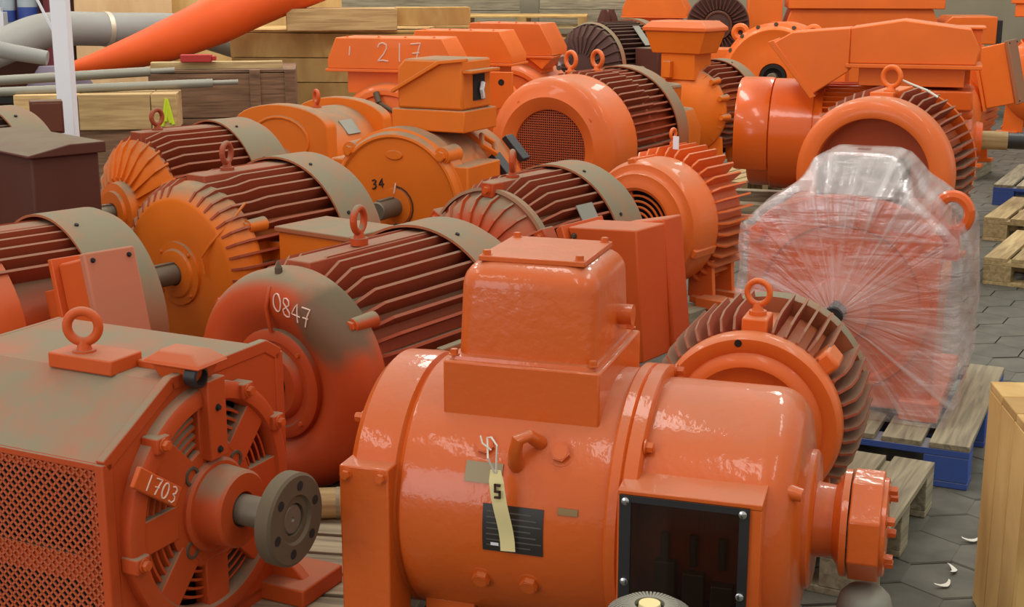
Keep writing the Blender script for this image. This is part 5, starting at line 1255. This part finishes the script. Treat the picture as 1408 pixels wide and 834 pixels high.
# clutter beyond the ducts at the far left
cab = tag(empty('shelf_rack', (-4.5, 13.3, 0)), 'dark shelf rack at the far left back', 'shelf')
obj('upright', MB().box(-.9, -.84, -.3, .3, 0, 2.2), 'dark', cab); obj('upright', MB().box(.75, .81, -.3, .3, 0, 2.2), 'dark', cab)
obj('shelf_board', MB().box(-.84, .75, -.3, .3, 1.0, 1.04), 'dark', cab); obj('back_panel', MB().box(-.84, .75, .28, .3, 0, 2.2), 'brown', cab); obj('shelf_board', MB().box(-.84, .75, -.3, .3, .4, .44), 'dark', cab); obj('shelf_board', MB().box(-.84, .75, -.3, .3, 1.9, 1.94), 'dark', cab)
for x, h_, lab in ((-4.70, .42, 'cloudy plastic bottle with blue label at the shelf end'), (-4.50, .48, 'taller cloudy plastic bottle with blue label on the rack shelf')):
    b_ = tag(empty('plastic_bottle', (x, 13.12, 1.04)), lab, 'bottle')
    m_ = MB().cyl((0, 0, 0), (0, 0, h_ * .75), .09, seg=20).cyl((0, 0, h_ * .75), (0, 0, h_ * .9), .09, .035, 20); obj('bottle_body', m_, 'bottle', b_)
    obj('bottle_cap', MB().cyl((0, 0, h_ * .9), (0, 0, h_), .04, seg=16), 'bluep', b_); obj('bottle_label', MB().cyl((0, 0, h_ * .25), (0, 0, h_ * .5), .0915, seg=20, cap=False), 'bluep', b_)
tag(obj('carton', MB().box(-.08, .08, -.06, .06, 0, .2).box(-.05, .05, -.03, .03, .2, .24), 'white', bev=.004, loc=(-4.72, 12.92, 1.04)), 'white carton beside the cloudy bottles', 'carton')
tag(obj('yellow_box', MB().box(-.10, .10, -.06, .06, 0, .06).box(-.08, .08, -.05, .05, .06, .075), 'yellow', bev=.004, loc=(-4.42, 12.92, 1.04)), 'small yellow box on the rack shelf', 'box')
tag(obj('teal_bin', MB().box(-.14, .14, -.1, .1, 0, .14).box(-.155, .155, -.115, .115, .14, .165), 'teal', bev=.004, loc=(-4.0, 13.12, 1.04)), 'teal plastic bin on the rack shelf', 'bin')
tag(obj('steel_column', MB().box(-.06, .06, -.01, .01, 0, 2.6).box(-.01, .01, -.06, .06, 0, 2.6), 'maroonwall', loc=(-4.05, 12.4, 0)), 'maroon steel column behind the white post', 'column')
tag(obj('filled_sack', MB().loft([[(a * s, b * s * .7, z) for a, b in [(.3 * math.cos(k * PI / 8), .3 * math.sin(k * PI / 8)) for k in range(16)]] for z, s in ((0, .9), (.2, 1.1), (.5, 1.05), (.75, .9), (.92, .5))]), 'lilac', loc=(-3.35, 10.35, 0)), 'lilac grey filled sack below the ducts', 'sack')

# ------------------------------------------------------------------ near right: crate corner, small items in front
def near_crate():
    r = tag(empty('wooden_crate', (1.165, 2.95, 0), math.radians(-6)), 'pale pine crate corner standing on the pavers at the right edge', 'crate')
    for i in range(4):
        obj('board', MB().box(0, .095, 0, .022, 0, .575), 'yellow_timber', r, .003, loc=(i * .10, 0, 0))
    for i in range(3): obj('side_board', MB().box(0, .022, 0, .12, 0, .575), 'yellow_timber', r, .003, loc=(0.0, .024 + i * .125, 0))
    obj('corner_post', MB().box(.024, .09, .024, .09, 0, .57), 'yellow_timber', r, .003)
    for i in range(3): obj('lid_board', MB().box(.0, .42, 0, .128, .0, .022), 'yellow_timber', r, .003, loc=(0, .0 + i * .132, .575))
near_crate()
def small_fan():
    r = tag(empty('ribbed_fan_housing', (.255, 2.36, 0)), 'black radially ribbed round housing with yellow centre in front of the glossy motor', 'fan housing')
    h = .458
    obj('drum', MB().loft([[(q * math.cos(k * PI / 24), q * math.sin(k * PI / 24), z) for k in range(48)] for z, q in ((0, .08), (h - .05, .08), (h - .02, .078), (h - .006, .06))]), 'black', r)
    me = MB().ext([(.028, h + .004), (.052, h + .004), (.078, h - .012), (.086, h - .04), (.08, h - .05), (.06, h - .008), (.028, h - .01)], (0, -.0022, 0), (1, 0, 0), (0, 0, 1), (0, 1, 0), .0044).mesh('radial_rib', 0)
    me.materials.append(MT['plate'])
    for k in range(44): obj('radial_rib', me, None, r, rot=(0, 0, 2 * PI * k / 44))
    obj('centre_cap', MB().cyl((0, 0, h - .01), (0, 0, h + .006), .022, .020, 20), 'paper', r)
small_fan()
sd = tag(empty('steel_cylinder', (.775, 2.80, 0)), 'dull steel cylinder with rounded end below the coupling block', 'cylinder')
obj('shell', MB().loft([[(q * math.cos(k * PI / 16), q * math.sin(k * PI / 16), z) for k in range(32)] for z, q in ((0, .06), (.245, .06), (.27, .054), (.285, .04), (.29, .01))]), 'plate', sd)
obj('base_ring', MB().torus((0, 0, .012), .058, .010, (1, 0, 0), (0, 1, 0), 28, 8), 'plate', sd)
# paper-wrapped spare shaft on the pallet between the two front motors
rl = tag(empty('wrapped_roller', (-.50, 3.55, .145), math.radians(4)), 'tan paper-wrapped roller on the slats behind the coupling flange', 'roller')
obj('roller', MB().lathe([(-.06, 0), (-.06, .038), (-.055, .042), (.22, .042), (.22, 0)], .042, 28), 'timber', rl)
obj('wrap_seam', MB().lathe([(.02, .0425), (.02, .0435), (.03, .0435), (.03, .0425)], .042, 28), 'grey_timber', rl)
# paper scraps on the floor
for lab, x, y, a in (('larger curled white paper scrap on the pavers beside the pallet', 1.16, 3.42, .5), ('small white paper scrap on the pavers beside the pallet', 1.215, 3.52, 1.4), ('flat torn paper scrap on the pavers near the blue pallet corner', 1.33, 3.72, .1)):
    rg = []
    for i in range(7):
        f = i / 6 - .5; w_ = .008 * (1 - abs(f) * 1.2)
        rg.append([(f * .055, -w_ + f * f * .05, .003 + .02 * f * f), (f * .055, w_ + f * f * .05, .004 + .024 * f * f), (f * .055, w_ + f * f * .05, .005 + .024 * f * f), (f * .055, -w_ + f * f * .05, .004 + .02 * f * f)])
    tag(obj('paper_scrap', MB().loft(rg), 'string', loc=(x, y, 0), rot=(0, 0, a)), lab, 'paper')
